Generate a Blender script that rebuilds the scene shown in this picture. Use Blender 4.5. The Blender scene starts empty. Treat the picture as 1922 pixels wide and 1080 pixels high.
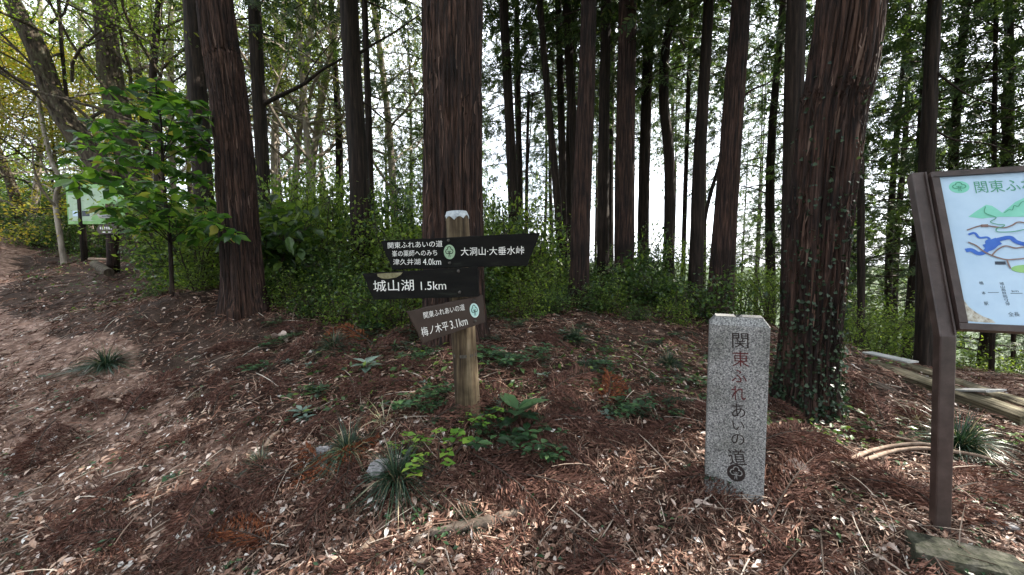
import bpy, math, random
import numpy as np
from mathutils import Vector, Matrix
R = math.radians
random.seed(11)
rng = np.random.default_rng(11)
sc = bpy.context.scene
C = sc.collection

# ------------------------------------------------------------------ camera, world, sun, exposure
FPX, W0, H0 = 720.0, 1922.0, 1080.0
PITCH = R(3.5)
EYE = np.array([0.0, 0.0, 1.5])
cam_d = bpy.data.cameras.new('camera'); cam = bpy.data.objects.new('camera', cam_d); C.objects.link(cam)
cam.location = EYE; cam.rotation_euler = (R(90) - PITCH, 0, 0)
cam_d.sensor_width = 36; cam_d.lens = 36 * FPX / W0; cam_d.clip_start = 0.05; cam_d.clip_end = 20000
sc.camera = cam
SUN_EL, SUN_AZ = R(44), R(72)            # azimuth clockwise from +Y
SUN = np.array([math.sin(SUN_AZ)*math.cos(SUN_EL), math.cos(SUN_AZ)*math.cos(SUN_EL), math.sin(SUN_EL)])
world = bpy.data.worlds.new('World'); sc.world = world; world.use_nodes = True
wn, wl = world.node_tree.nodes, world.node_tree.links
wn.clear()
wout = wn.new('ShaderNodeOutputWorld'); wbg = wn.new('ShaderNodeBackground'); sky = wn.new('ShaderNodeTexSky')
sky.sky_type = 'NISHITA'; sky.sun_disc = False; sky.sun_elevation = SUN_EL; sky.sun_rotation = SUN_AZ
sky.air_density = 1.0; sky.dust_density = 3.0; sky.ozone_density = 1.0
# thin bright cloud veil over the blue
wtc = wn.new('ShaderNodeTexCoord'); wno = wn.new('ShaderNodeTexNoise'); wra = wn.new('ShaderNodeValToRGB'); wmx = wn.new('ShaderNodeMix')
wno.inputs['Scale'].default_value = 2.2; wno.inputs['Detail'].default_value = 6
wra.color_ramp.elements[0].position = .38; wra.color_ramp.elements[0].color = (.45, .45, .45, 1)
wra.color_ramp.elements[1].position = .62; wra.color_ramp.elements[1].color = (1, 1, 1, 1)
wmx.data_type = 'RGBA'; wmx.inputs['B'].default_value = (11.5, 12.2, 13.2, 1)
wl.new(wtc.outputs['Generated'], wno.inputs['Vector']); wl.new(wno.outputs['Fac'], wra.inputs['Fac'])
wl.new(wra.outputs['Color'], wmx.inputs['Factor']); wl.new(sky.outputs['Color'], wmx.inputs['A'])
wl.new(wmx.outputs['Result'], wbg.inputs['Color']); wl.new(wbg.outputs['Background'], wout.inputs['Surface'])
wbg.inputs['Strength'].default_value = 0.08
sun_d = bpy.data.lights.new('sun', 'SUN'); sun_o = bpy.data.objects.new('sun', sun_d); C.objects.link(sun_o)
sun_d.energy = 5.0; sun_d.angle = R(.5); sun_d.color = (1, .93, .82)
sun_o.rotation_euler = Vector(SUN).to_track_quat('Z', 'Y').to_euler(); sun_o.location = (10, 20, 30)
sc.view_settings.view_transform = 'Standard'; sc.view_settings.look = 'None'
sc.view_settings.exposure = 2.0; sc.view_settings.gamma = 1; sc.view_settings.use_curve_mapping = False
sc.render.engine = 'CYCLES'
cy = sc.cycles
cy.use_denoising = True
cy.max_bounces = 6; cy.diffuse_bounces = 3; cy.glossy_bounces = 2; cy.transmission_bounces = 4; cy.transparent_max_bounces = 4; cy.volume_bounces = 1
cy.caustics_reflective = False; cy.caustics_refractive = False
cy.sample_clamp_indirect = 6

# ------------------------------------------------------------------ pixel <-> world
def s_of(py): return math.tan(math.atan((py - 540) / FPX) + PITCH)
def ray(px, py):
    c, s = math.cos(PITCH), math.sin(PITCH)
    a, b = (px - 961) / FPX, -(py - 540) / FPX
    return np.array([a, c + b * s, -s + b * c])
def P(px, py, Y):
    d = ray(px, py); return EYE + d * (Y / d[1])
def hit_plane(px, py, O, n):
    d = ray(px, py); return EYE + d * (np.dot(O - EYE, n) / np.dot(d, n))

# ------------------------------------------------------------------ noise
def _hash(ix, iy, iz, seed):
    h = (ix * 374761393 + iy * 668265263 + iz * 1274126177 + seed * 974634777) & 0xffffffff
    h = ((h ^ (h >> 13)) * 1274126177) & 0xffffffff
    h = (h ^ (h >> 16)) & 0xffff
    return h / 32767.5 - 1
def vnoise(p, seed=0):
    p = np.asarray(p, float); i = np.floor(p).astype(np.int64); f = p - i; u = f * f * (3 - 2 * f)
    o = 0
    for dx in (0, 1):
        wx = u[..., 0] if dx else 1 - u[..., 0]
        for dy in (0, 1):
            wy = u[..., 1] if dy else 1 - u[..., 1]
            for dz in (0, 1):
                wz = u[..., 2] if dz else 1 - u[..., 2]
                o = o + wx * wy * wz * _hash(i[..., 0] + dx, i[..., 1] + dy, i[..., 2] + dz, seed)
    return o
def fbm(p, oct=4, seed=0):
    a, o = 1.0, 0; p = np.asarray(p, float)
    for k in range(oct): o = o + a * vnoise(p, seed + k); p = p * 2.03 + 7.1; a *= .5
    return o

# ------------------------------------------------------------------ terrain
CT = []
for px, py, Y in [(961,1080,1.75),(400,1080,1.78),(0,1080,1.8),(1385,1080,1.75),(1922,1080,1.5),
    (780,900,2.1),(878,765,2.5),(780,700,3.1),(850,645,3.95),(700,600,5.0),(900,574,7.0),
    (0,900,2.4),(0,700,4.0),(0,600,6.0),(0,540,8.5),(0,500,11.),(40,450,15.),
    (300,900,2.3),(300,750,3.3),(300,650,4.2),(322,545,4.9),(470,575,4.8),(500,700,3.3),(500,850,2.4),
    (213,513,8.0),(153,490,8.8),(450,540,7.5),(262,497,8.2),
    (1385,945,2.0),(1330,903,2.12),(1515,775,3.2),(1768,1000,1.6),(1650,860,2.6),(1880,880,2.25),(1630,694,4.6),(1922,812,3.1),
    (1850,722,5.0),(1900,704,6.0),(1750,694,6.4),(1200,600,5.2),(1200,700,3.4),(1200,800,2.6),(1150,950,2.05),(1385,605,5.7),(1600,660,4.6),
    (1200,548,8.0),(1050,850,2.3)]:
    CT.append(tuple(P(px, py, Y)))
CT += [(0,0,0),(-2,0,-.05),(2,0,.05),(0,-3,-.3),(-6,-3,-.2),(6,-3,-.2),(-12,-8,-1),(12,-8,-1),(-8,2,.1),(7,2,-.1),
       (0,11,.2),(4,12,-.4),(8,11,-1.6),(13,12,-4.5),(-4,11,1.1),(-4,16,1.2),(2,18,-2.5),(8,20,-6),(18,18,-9),(0,28,-5),(12,32,-13),(28,30,-18),
       (-10,20,2.4),(-16,16,3.2),(-24,22,4.6),(-14,30,2.6),(-30,35,5),(-6,36,-2),(14,4,-1.6),(20,0,-4),(-20,6,3),(-14,9,2.2),(-12,5,1.0),
       (0,60,-22),(30,60,-36),(60,30,-34),(60,-10,-24),(-40,60,2),(-60,30,7),(-60,-10,4),(0,-40,-12),(40,-40,-24),(-40,-40,-6),
       (0,110,-46),(90,90,-60),(-90,100,-20),(110,0,-60),(-110,0,-10),(0,-110,-46),(100,-100,-60),(-100,-100,-40)]
CT = np.array(CT)
def _fit():
    n = len(CT); A = np.zeros((n + 3, n + 3)); d = np.linalg.norm(CT[:, None, :2] - CT[None, :, :2], axis=2)
    A[:n, :n] = d - np.eye(n) * .02; A[:n, n] = 1; A[:n, n+1:] = CT[:, :2]; A[n:, :n] = A[:n, n:].T
    return np.linalg.solve(A, np.r_[CT[:, 2], 0, 0, 0])
_w = _fit()
def H(x, y):
    x = np.asarray(x, float); y = np.asarray(y, float); shp = x.shape; x = x.ravel(); y = y.ravel(); out = np.empty(len(x))
    for a in range(0, len(x), 20000):
        X, Yy = x[a:a+20000], y[a:a+20000]
        d = np.sqrt((X[:, None] - CT[:, 0])**2 + (Yy[:, None] - CT[:, 1])**2 + .04)
        out[a:a+20000] = d @ _w[:-3] + _w[-3] + _w[-2] * X + _w[-1] * Yy
    r = np.hypot(x, y); p = np.c_[x, y, np.zeros(len(x))]
    q = np.clip((r - .5) / 1.5, 0, 1)
    out += q * (.035 * fbm(p * 1.3, 3, 5) + .016 * fbm(p * 5.5, 2, 9)) + np.clip((r - 12) / 40, 0, 1) * 1.6 * fbm(p * .09, 3, 3)
    return out.reshape(shp)
def h1(x, y): return float(H(np.array([x]), np.array([y]))[0])
def G(px, py, ymax=40):
    """point of the ground seen at a pixel of the photograph"""
    ys = np.linspace(1.0, ymax, 1600); d = ray(px, py); pts = EYE + d * (ys / d[1])[:, None]
    k = np.nonzero(pts[:, 2] <= H(pts[:, 0], pts[:, 1]))[0]
    k = k[0] if len(k) else len(ys) - 1
    p = pts[k].copy(); p[2] = h1(p[0], p[1]); return p

# ------------------------------------------------------------------ materials
MATS = {}
def newmat(name):
    m = bpy.data.materials.new(name); m.use_nodes = True; n = m.node_tree.nodes; n.clear(); MATS[name] = m
    return m, n, m.node_tree.links
def ramp(n, stops):
    r = n.new('ShaderNodeValToRGB'); e = r.color_ramp.elements
    while len(e) < len(stops): e.new(.5)
    for k, (p, c) in enumerate(stops): e[k].position = p; e[k].color = (*c, 1)
    return r
def surf_mat(name, stops, scale=(8, 8, 8), detail=6, rough=.8, bump=.4, bscale=None, dist=.01, spec=.3, noise2=None, rand=False):
    """noise coloured surface with relief"""
    m, n, l = newmat(name)
    o = n.new('ShaderNodeOutputMaterial'); b = n.new('ShaderNodeBsdfPrincipled'); tc = n.new('ShaderNodeTexCoord')
    mp = n.new('ShaderNodeMapping'); mp.inputs['Scale'].default_value = scale
    no = n.new('ShaderNodeTexNoise'); no.inputs['Scale'].default_value = 1; no.inputs['Detail'].default_value = detail; no.inputs['Roughness'].default_value = .65
    r = ramp(n, stops)
    l.new(tc.outputs['Object'], mp.inputs['Vector']); l.new(mp.outputs['Vector'], no.inputs['Vector']); l.new(no.outputs['Fac'], r.inputs['Fac'])
    col = r.outputs['Color']
    if noise2:
        sc2, stops2, fac = noise2
        n2 = n.new('ShaderNodeTexNoise'); n2.inputs['Scale'].default_value = sc2; n2.inputs['Detail'].default_value = 4
        r2 = ramp(n, stops2); mx = n.new('ShaderNodeMix'); mx.data_type = 'RGBA'; mx.blend_type = 'MULTIPLY'; mx.inputs['Factor'].default_value = fac
        l.new(tc.outputs['Object'], n2.inputs['Vector']); l.new(n2.outputs['Fac'], r2.inputs['Fac'])
        l.new(col, mx.inputs['A']); l.new(r2.outputs['Color'], mx.inputs['B']); col = mx.outputs['Result']
    l.new(col, b.inputs['Base Color']); b.inputs['Roughness'].default_value = rough; b.inputs['Specular IOR Level'].default_value = spec
    bp = n.new('ShaderNodeBump'); bp.inputs['Strength'].default_value = bump; bp.inputs['Distance'].default_value = dist
    if bscale:
        mp2 = n.new('ShaderNodeMapping'); mp2.inputs['Scale'].default_value = bscale
        n3 = n.new('ShaderNodeTexNoise'); n3.inputs['Scale'].default_value = 1; n3.inputs['Detail'].default_value = 5
        l.new(tc.outputs['Object'], mp2.inputs['Vector']); l.new(mp2.outputs['Vector'], n3.inputs['Vector']); l.new(n3.outputs['Fac'], bp.inputs['Height'])
    else: l.new(no.outputs['Fac'], bp.inputs['Height'])
    l.new(bp.outputs['Normal'], b.inputs['Normal']); l.new(b.outputs['BSDF'], o.inputs['Surface'])
    return m
def leaf_mat(name, stops, trans=.45, rough=.4, spec=.5, tint=(1.3, 1.35, .6)):
    """each leaf its own tone, light passes through"""
    m, n, l = newmat(name)
    o = n.new('ShaderNodeOutputMaterial'); b = n.new('ShaderNodeBsdfPrincipled'); g = n.new('ShaderNodeNewGeometry'); r = ramp(n, stops)
    l.new(g.outputs['Random Per Island'], r.inputs['Fac']); l.new(r.outputs['Color'], b.inputs['Base Color'])
    b.inputs['Roughness'].default_value = rough; b.inputs['Specular IOR Level'].default_value = spec
    if trans > 0:
        t = n.new('ShaderNodeBsdfTranslucent'); mx = n.new('ShaderNodeMixShader'); mx.inputs[0].default_value = trans
        mc = n.new('ShaderNodeMix'); mc.data_type = 'RGBA'; mc.blend_type = 'MULTIPLY'; mc.inputs['Factor'].default_value = 1; mc.inputs['B'].default_value = (*tint, 1)
        l.new(r.outputs['Color'], mc.inputs['A']); l.new(mc.outputs['Result'], t.inputs['Color'])
        l.new(b.outputs['BSDF'], mx.inputs[1]); l.new(t.outputs['BSDF'], mx.inputs[2]); l.new(mx.outputs['Shader'], o.inputs['Surface'])
    else: l.new(b.outputs['BSDF'], o.inputs['Surface'])
    return m
surf_mat('humus', [(.3, (.018, .011, .008)), (.5, (.045, .026, .018)), (.7, (.09, .055, .04))], (9, 9, 9), 9, .95, .9, (45, 45, 45), .02)
surf_mat('trodden_sunlit', [(.3, (.07, .04, .03)), (.5, (.20, .12, .09)), (.68, (.48, .33, .265))], (14, 14, 14), 9, .95, .9, (60, 60, 60), .015)  # pinkish leafy path soil, its colour lightened to stand in for sunlight
surf_mat('far_green', [(.3, (.02, .035, .015)), (.7, (.05, .075, .03))], (.02, .02, .02), 9, .95, .3)
surf_mat('cedar_bark', [(.38, (.008, .005, .005)), (.49, (.028, .015, .011)), (.6, (.068, .036, .026)), (.70, (.135, .085, .066)), (.82, (.25, .19, .16))], (46, 46, 2.4), 9, .85, 1.0, (75, 75, 5), .012,
         noise2=(1.6, [(.36, (.4, .4, .42)), (.5, (.9, .9, .95)), (.64, (1.25, 1.2, 1.15))], 1.0))
surf_mat('far_bark', [(.36, (.008, .006, .005)), (.55, (.03, .019, .015)), (.75, (.075, .052, .04))], (30, 30, 2), 6, .9, 1.0, None, .02,
         noise2=(2.4, [(.3, (.55, .6, .5)), (.7, (1, 1, 1))], .8))
surf_mat('mossy_bark', [(.36, (.018, .014, .011)), (.5, (.07, .052, .038)), (.6, (.08, .075, .045)), (.75, (.2, .18, .15))], (16, 16, 5), 8, .9, .9, (40, 40, 12), .02)
surf_mat('pale_bark', [(.3, (.10, .085, .07)), (.5, (.26, .22, .18)), (.75, (.42, .38, .33))], (10, 10, 3), 7, .85, .7, (30, 30, 8), .01)
surf_mat('dark_twig', [(.3, (.015, .011, .009)), (.7, (.07, .05, .04))], (30, 30, 30), 3, .9, .3)
surf_mat('stick', [(.3, (.10, .065, .045)), (.5, (.19, .135, .10)), (.75, (.34, .27, .22))], (30, 30, 30), 6, .85, .6, None, .004)
surf_mat('timber', [(.34, (.03, .024, .016)), (.47, (.12, .10, .065)), (.58, (.21, .18, .12)), (.75, (.36, .33, .26))], (1.6, 34, 34), 8, .9, 1.0, (2, 50, 50), .015,
         noise2=(3, [(.35, (.4, .42, .3)), (.6, (1, 1, 1))], .8))
surf_mat('plank_grey', [(.3, (.2, .2, .19)), (.55, (.38, .38, .37)), (.8, (.5, .5, .5))], (2, 30, 30), 7, .8, .6, None, .005)
surf_mat('rough_log', [(.3, (.04, .028, .022)), (.55, (.13, .10, .08)), (.8, (.26, .22, .18))], (3, 22, 22), 8, .9, 1.0, None, .02)
surf_mat('post_wood', [(.34, (.02, .013, .008)), (.48, (.075, .052, .03)), (.6, (.15, .115, .07)), (.78, (.26, .21, .15))], (38, 38, 1.8), 8, .85, .9, (60, 60, 2.5), .006,
         noise2=(7, [(.32, (.35, .33, .28)), (.58, (1, 1, 1))], .85))
surf_mat('board_black', [(.35, (.003, .003, .003)), (.62, (.007, .007, .006)), (.8, (.028, .032, .025))], (3, 30, 30), 7, .8, .5, None, .003, .15)
surf_mat('board_brown', [(.3, (.030, .019, .014)), (.7, (.046, .030, .023))], (6, 6, 6), 6, .55, .2, None, .002)
surf_mat('lichen', [(.3, (.13, .12, .06)), (.7, (.26, .24, .15))], (60, 60, 60), 6, .95, .8, None, .003)
surf_mat('cap_white', [(.3, (.16, .19, .22)), (.45, (.32, .36, .40)), (.7, (.48, .52, .56))], (40, 40, 40), 6, .5, .4, None, .002)
surf_mat('paint_white', [(.25, (.42, .42, .40)), (.42, (.72, .72, .7)), (.7, (.82, .82, .8))], (45, 45, 45), 5, .6, .1)
surf_mat('steel_brown', [(.3, (.024, .015, .013)), (.5, (.046, .030, .027)), (.75, (.085, .06, .055))], (12, 12, 12), 9, .42, .35, (160, 160, 160), .0015, .5)
surf_mat('panel_blue', [(.3, (.36, .50, .66)), (.7, (.46, .60, .74))], (5, 5, 5), 7, .28, .05, None, .001, .6)
surf_mat('peeled', [(.35, (.24, .2, .15)), (.5, (.45, .42, .36)), (.7, (.62, .64, .62))], (60, 60, 60), 7, .8, .8, None, .003)
surf_mat('ink_green', [(.3, (.06, .25, .16)), (.7, (.08, .30, .19))], (20, 20, 20), 3, .5, 0)
surf_mat('ink_mint', [(.3, (.16, .50, .38)), (.7, (.22, .56, .45))], (14, 14, 14), 3, .5, 0)
surf_mat('ink_blue', [(.3, (.03, .10, .42)), (.7, (.05, .15, .50))], (14, 14, 14), 3, .5, 0)
surf_mat('ink_road', [(.3, (.17, .11, .10)), (.7, (.24, .16, .14))], (14, 14, 14), 3, .5, 0)
surf_mat('ink_dark', [(.3, (.02, .03, .05)), (.7, (.05, .06, .08))], (14, 14, 14), 3, .5, 0)
surf_mat('ink_lime', [(.3, (.20, .42, .14)), (.7, (.28, .5, .2))], (14, 14, 14), 3, .5, 0)
surf_mat('sign_green', [(.3, (.15, .32, .10)), (.7, (.25, .44, .18))], (5, 5, 5), 3, .5, 0)
surf_mat('sign_pale', [(.3, (.28, .40, .27)), (.7, (.40, .50, .38))], (5, 5, 5), 3, .5, 0)
surf_mat('disc_pale', [(.3, (.24, .36, .24)), (.7, (.32, .45, .31))], (60, 60, 60), 5, .7, .2)
surf_mat('disc_teal', [(.3, (.36, .62, .58)), (.7, (.5, .74, .7))], (30, 30, 30), 4, .5, .1)
surf_mat('disc_rim', [(.3, (.6, .75, .75)), (.7, (.7, .82, .82))], (30, 30, 30), 4, .5, .1)
surf_mat('carved_red', [(.3, (.02, .005, .006)), (.5, (.075, .010, .012)), (.75, (.12, .03, .03))], (60, 60, 60), 5, .8, .4, None, .002)
surf_mat('carved_dark', [(.3, (.008, .006, .006)), (.7, (.03, .018, .016))], (60, 60, 60), 5, .8, .4, None, .002)
surf_mat('bolt', [(.3, (.03, .028, .026)), (.7, (.09, .08, .07))], (90, 90, 90), 4, .5, .3)
surf_mat('rock', [(.3, (.10, .095, .10)), (.5, (.26, .25, .26)), (.75, (.46, .45, .45))], (22, 22, 22), 9, .85, 1.0, None, .01)
surf_mat('concrete', [(.34, (.012, .012, .008)), (.48, (.04, .042, .026)), (.6, (.085, .08, .062)), (.78, (.2, .19, .165))], (18, 18, 18), 9, .9, 1.0, (50, 50, 50), .008)
def granite():
    m, n, l = newmat('granite')
    o = n.new('ShaderNodeOutputMaterial'); b = n.new('ShaderNodeBsdfPrincipled'); tc = n.new('ShaderNodeTexCoord')
    v = n.new('ShaderNodeTexVoronoi'); v.inputs['Scale'].default_value = 230; v.inputs['Randomness'].default_value = 1
    no = n.new('ShaderNodeTexNoise'); no.inputs['Scale'].default_value = 130; no.inputs['Detail'].default_value = 3
    r = ramp(n, [(.28, (.04, .04, .043)), (.42, (.13, .13, .135)), (.56, (.23, .23, .23)), (.78, (.42, .415, .41))])
    s = n.new('ShaderNodeSeparateColor'); a = n.new('ShaderNodeMath'); a.operation = 'MULTIPLY_ADD'; a.inputs[1].default_value = .28; 
    big = n.new('ShaderNodeTexNoise'); big.inputs['Scale'].default_value = 5; big.inputs['Detail'].default_value = 5
    rb = ramp(n, [(.32, (.42, .43, .38)), (.55, (1, 1, 1))]); mx = n.new('ShaderNodeMix'); mx.data_type = 'RGBA'; mx.blend_type = 'MULTIPLY'; mx.inputs['Factor'].default_value = .7
    sub = n.new('ShaderNodeMath'); sub.operation = 'SUBTRACT'; sub.inputs[1].default_value = .13
    for t in (v, no, big): l.new(tc.outputs['Object'], t.inputs['Vector'])
    l.new(v.outputs['Color'], s.inputs['Color']); l.new(s.outputs['Red'], a.inputs[0]); l.new(no.outputs['Fac'], a.inputs[2]); l.new(a.outputs[0], sub.inputs[0])
    l.new(sub.outputs[0], r.inputs['Fac']); l.new(big.outputs['Fac'], rb.inputs['Fac']); l.new(r.outputs['Color'], mx.inputs['A']); l.new(rb.outputs['Color'], mx.inputs['B'])
    l.new(mx.outputs['Result'], b.inputs['Base Color']); b.inputs['Roughness'].default_value = .7
    bp = n.new('ShaderNodeBump'); bp.inputs['Strength'].default_value = .5; bp.inputs['Distance'].default_value = .002
    l.new(no.outputs['Fac'], bp.inputs['Height']); l.new(bp.outputs['Normal'], b.inputs['Normal']); l.new(b.outputs['BSDF'], o.inputs['Surface'])
granite()
leaf_mat('cedar_leaf', [(0, (.02, .04, .018)), (.5, (.042, .075, .03)), (.85, (.07, .115, .042)), (1, (.12, .15, .05))], .3, .6, .3)
leaf_mat('cedar_leaf_light', [(0, (.05, .085, .035)), (.5, (.10, .16, .06)), (1, (.18, .25, .09))], .55, .6, .3)
leaf_mat('bush_leaf', [(0, (.022, .045, .018)), (.45, (.045, .09, .028)), (.8, (.09, .16, .04)), (1, (.2, .28, .06))], .45, .33, .5)
leaf_mat('bush_leaf_light', [(0, (.06, .10, .03)), (.5, (.13, .2, .045)), (1, (.26, .34, .07))], .55, .4, .4)
leaf_mat('sapling_leaf', [(0, (.02, .055, .018)), (.4, (.045, .11, .028)), (.7, (.09, .2, .04)), (.9, (.18, .32, .05)), (1, (.3, .25, .08))], .55, .27, .5)
leaf_mat('maple_leaf', [(0, (.2, .26, .045)), (.5, (.36, .36, .06)), (1, (.5, .38, .09))], .6, .5, .3, (1.2, 1.1, .6))
leaf_mat('beech_leaf', [(0, (.07, .10, .03)), (.5, (.13, .17, .045)), (1, (.25, .24, .08))], .5, .5, .3)
leaf_mat('ivy_leaf', [(0, (.008, .02, .010)), (.6, (.02, .042, .02)), (1, (.045, .075, .04))], .15, .42, .35)
leaf_mat('tuft_leaf', [(0, (.010, .028, .016)), (.6, (.026, .058, .034)), (.88, (.06, .10, .06)), (.94, (.2, .18, .11)), (1, (.34, .3, .2))], .15, .35, .5)
leaf_mat('dry_blade', [(0, (.2, .17, .10)), (1, (.42, .38, .28))], .2, .5, .4)
leaf_mat('herb_leaf', [(0, (.018, .045, .022)), (.6, (.04, .095, .042)), (1, (.11, .2, .08))], .35, .35, .5)
leaf_mat('lime_leaf', [(0, (.05, .13, .02)), (.5, (.12, .25, .035)), (1, (.28, .38, .07))], .3, .4, .4)
leaf_mat('grey_leaf', [(0, (.07, .11, .09)), (1, (.16, .22, .19))], .2, .3, .5)
leaf_mat('rust_frond', [(0, (.06, .018, .01)), (.5, (.15, .045, .02)), (1, (.27, .10, .045))], .2, .8, .2, (1.2, 1, .8))
leaf_mat('brown_frond', [(0, (.045, .021, .017)), (.5, (.10, .048, .037)), (1, (.18, .095, .072))], .15, .8, .2, (1.2, 1, .8))
leaf_mat('needle_litter', [(0, (.02, .010, .008)), (.3, (.06, .029, .021)), (.62, (.13, .062, .044)), (.85, (.22, .12, .088)), (1, (.40, .29, .22))], 0, .85, .2)
leaf_mat('leaf_litter', [(0, (.035, .017, .011)), (.3, (.12, .06, .04)), (.55, (.25, .145, .105)), (.75, (.42, .29, .22)), (.92, (.55, .46, .42)), (.96, (.66, .64, .62)), (1, (.30, .14, .07))], 0, .6, .35)
leaf_mat('twig_litter', [(0, (.03, .017, .012)), (.4, (.10, .058, .042)), (.75, (.24, .17, .13)), (1, (.48, .42, .36))], 0, .8, .3)
leaf_mat('leaf_fallen', [(0, (.2, .11, .08)), (.4, (.4, .28, .23)), (.75, (.6, .5, .45)), (1, (.7, .68, .66))], .1, .5, .4, (1, 1, 1))
M = MATS

# ------------------------------------------------------------------ mesh building
class MB:
    def __init__(s): s.V = []; s.n = 0; s.F = []; s.m = []
    def add(s, V, F, mi=0):
        V = np.asarray(V, float).reshape(-1, 3); F = np.asarray(F, np.int64)
        s.V.append(V); s.F.append(F + s.n); s.m.append(mi); s.n += len(V); return s
    def mesh(s, name, mats, smooth=True):
        V = np.concatenate(s.V); me = bpy.data.meshes.new(name)
        me.vertices.add(len(V)); me.vertices.foreach_set('co', V.astype(np.float32).ravel())
        loops = np.concatenate([f.ravel() for f in s.F]); tot = np.concatenate([np.full(len(f), f.shape[1]) for f in s.F])
        mi = np.concatenate([np.full(len(f), m) for f, m in zip(s.F, s.m)])
        me.loops.add(len(loops)); me.loops.foreach_set('vertex_index', loops.astype(np.int32))
        me.polygons.add(len(tot)); st = np.r_[0, np.cumsum(tot)[:-1]]
        me.polygons.foreach_set('loop_start', st.astype(np.int32)); me.polygons.foreach_set('material_index', mi.astype(np.int32))
        me.polygons.foreach_set('use_smooth', np.full(len(tot), smooth))
        for m in mats: me.materials.append(M[m])
        me.update(calc_edges=True); me.validate(); return me
    def tube(s, pts, rad, n=8, mi=0, cap=True, disp=None, flare=None):
        pts = np.asarray(pts, float); rad = np.asarray(rad, float) * np.ones(len(pts)); T = np.gradient(pts, axis=0); T /= np.linalg.norm(T, axis=1)[:, None] + 1e-9
        ref = np.array([1., 0, 0]) if abs(T[0][0]) < .8 else np.array([0, 0, 1.])
        A = []
        a = ref - T[0] * np.dot(ref, T[0]); a /= np.linalg.norm(a)
        for t in T:
            a = a - t * np.dot(a, t); a /= np.linalg.norm(a) + 1e-9; A.append(a.copy())
        A = np.array(A); B = np.cross(T, A); th = np.linspace(0, 2*np.pi, n, endpoint=False)
        rr = rad[:, None] * np.ones((1, n))
        if disp is not None: rr = rr + disp(pts, th, rr)
        V = pts[:, None] + rr[..., None] * (np.cos(th)[None, :, None] * A[:, None] + np.sin(th)[None, :, None] * B[:, None])
        m = len(pts); i = np.arange(m - 1)[:, None] * n; j = np.arange(n)[None]; k = (j + 1) % n
        s.add(V.reshape(-1, 3), np.stack([i + j, i + k, i + n + k, i + n + j], -1).reshape(-1, 4), mi)
        if cap:
            c = s.n; s.add([pts[0], pts[-1]], np.zeros((0, 3), int), mi); b = c - m * n
            j = np.arange(n); k = (j + 1) % n
            s.F.append(np.stack([np.full(n, c), b + k, b + j], 1)); s.m.append(mi)
            s.F.append(np.stack([np.full(n, c + 1), b + (m-1)*n + j, b + (m-1)*n + k], 1)); s.m.append(mi)
        return s
    def prism(s, poly, O, u, v, n, d0, d1, mi=0, bev=0):
        """polygon (u,v) extruded along n from d0 to d1 (front); bev chamfers the front edge"""
        poly = np.asarray(poly, float); k = len(poly); c = poly.mean(0)
        def ring(pl, d): return O + pl[:, :1] * u + pl[:, 1:] * v + d * n
        rings = [ring(poly, d0)]
        if bev:
            dd = poly - c; L = np.linalg.norm(dd, axis=1)[:, None]; ins = poly - dd / L * bev * 1.3
            rings += [ring(poly, d1 - bev), ring(ins, d1)]
        else: rings += [ring(poly, d1)]
        V = np.concatenate(rings); s.add(V, np.zeros((0, 4), int), mi); b = s.n - len(V); j = np.arange(k); q = (j + 1) % k
        for a in range(len(rings) - 1):
            s.F.append(np.stack([b + a*k + j, b + a*k + q, b + (a+1)*k + q, b + (a+1)*k + j], 1)); s.m.append(mi)
        s.F.append((b + np.arange(k)[::-1])[None]); s.m.append(mi); s.F.append((b + (len(rings)-1)*k + np.arange(k))[None]); s.m.append(mi)
        return s
    def box(s, O, u, v, n, a, b, c, mi=0, bev=0):
        return s.prism([(a[0], b[0]), (a[1], b[0]), (a[1], b[1]), (a[0], b[1])], np.asarray(O, float), np.asarray(u, float), np.asarray(v, float), np.asarray(n, float), c[0], c[1], mi, bev)
    def scatter(s, tpl, pos, yd, nn, size, mi=0, wid=None):
        """copies of a flat template: yd = length direction, nn = rough normal"""
        tV, tF = tpl; pos = np.asarray(pos, float); N = len(pos)
        if N == 0: return s
        yd = yd / (np.linalg.norm(yd, axis=1)[:, None] + 1e-9); x = np.cross(yd, nn); x /= np.linalg.norm(x, axis=1)[:, None] + 1e-9; z = np.cross(x, yd)
        size = np.ones(N) * size; w = size if wid is None else wid * np.ones(N)
        V = pos[:, None] + tV[None, :, 0:1] * (x * w[:, None])[:, None] + tV[None, :, 1:2] * (yd * size[:, None])[:, None] + tV[None, :, 2:3] * (z * size[:, None])[:, None]
        k = len(tV)
        for F in (tF if isinstance(tF, list) else [tF]):
            F = np.asarray(F); FF = (F[None] + (np.arange(N) * k)[:, None, None]).reshape(-1, F.shape[1]); s.F.append(FF + s.n); s.m.append(mi)
        s.V.append(V.reshape(-1, 3)); s.n += N * k; return s
def link(name, me, parent=None, loc=(0, 0, 0), rot=None, scale=None):
    o = bpy.data.objects.new(name, me); C.objects.link(o); o.location = loc
    if rot is not None: o.rotation_euler = rot
    if scale is not None: o.scale = scale
    if parent: o.parent = parent
    return o
def tag(o, label=None, cat=None, group=None, kind=None):
    if label: o['label'] = label
    if cat: o['category'] = cat
    if group: o['group'] = group
    if kind: o['kind'] = kind
    return o
def thing(name, label, cat, loc, rot=None, group=None, scale=None): return tag(link(name, None, None, loc, rot, scale), label, cat, group)
def unit(v): v = np.asarray(v, float); return v / (np.linalg.norm(v) + 1e-12)
def rdir(n, zs=1.0):
    v = rng.normal(size=(n, 3)); v[:, 2] *= zs; return v / np.linalg.norm(v, axis=1)[:, None]
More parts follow.
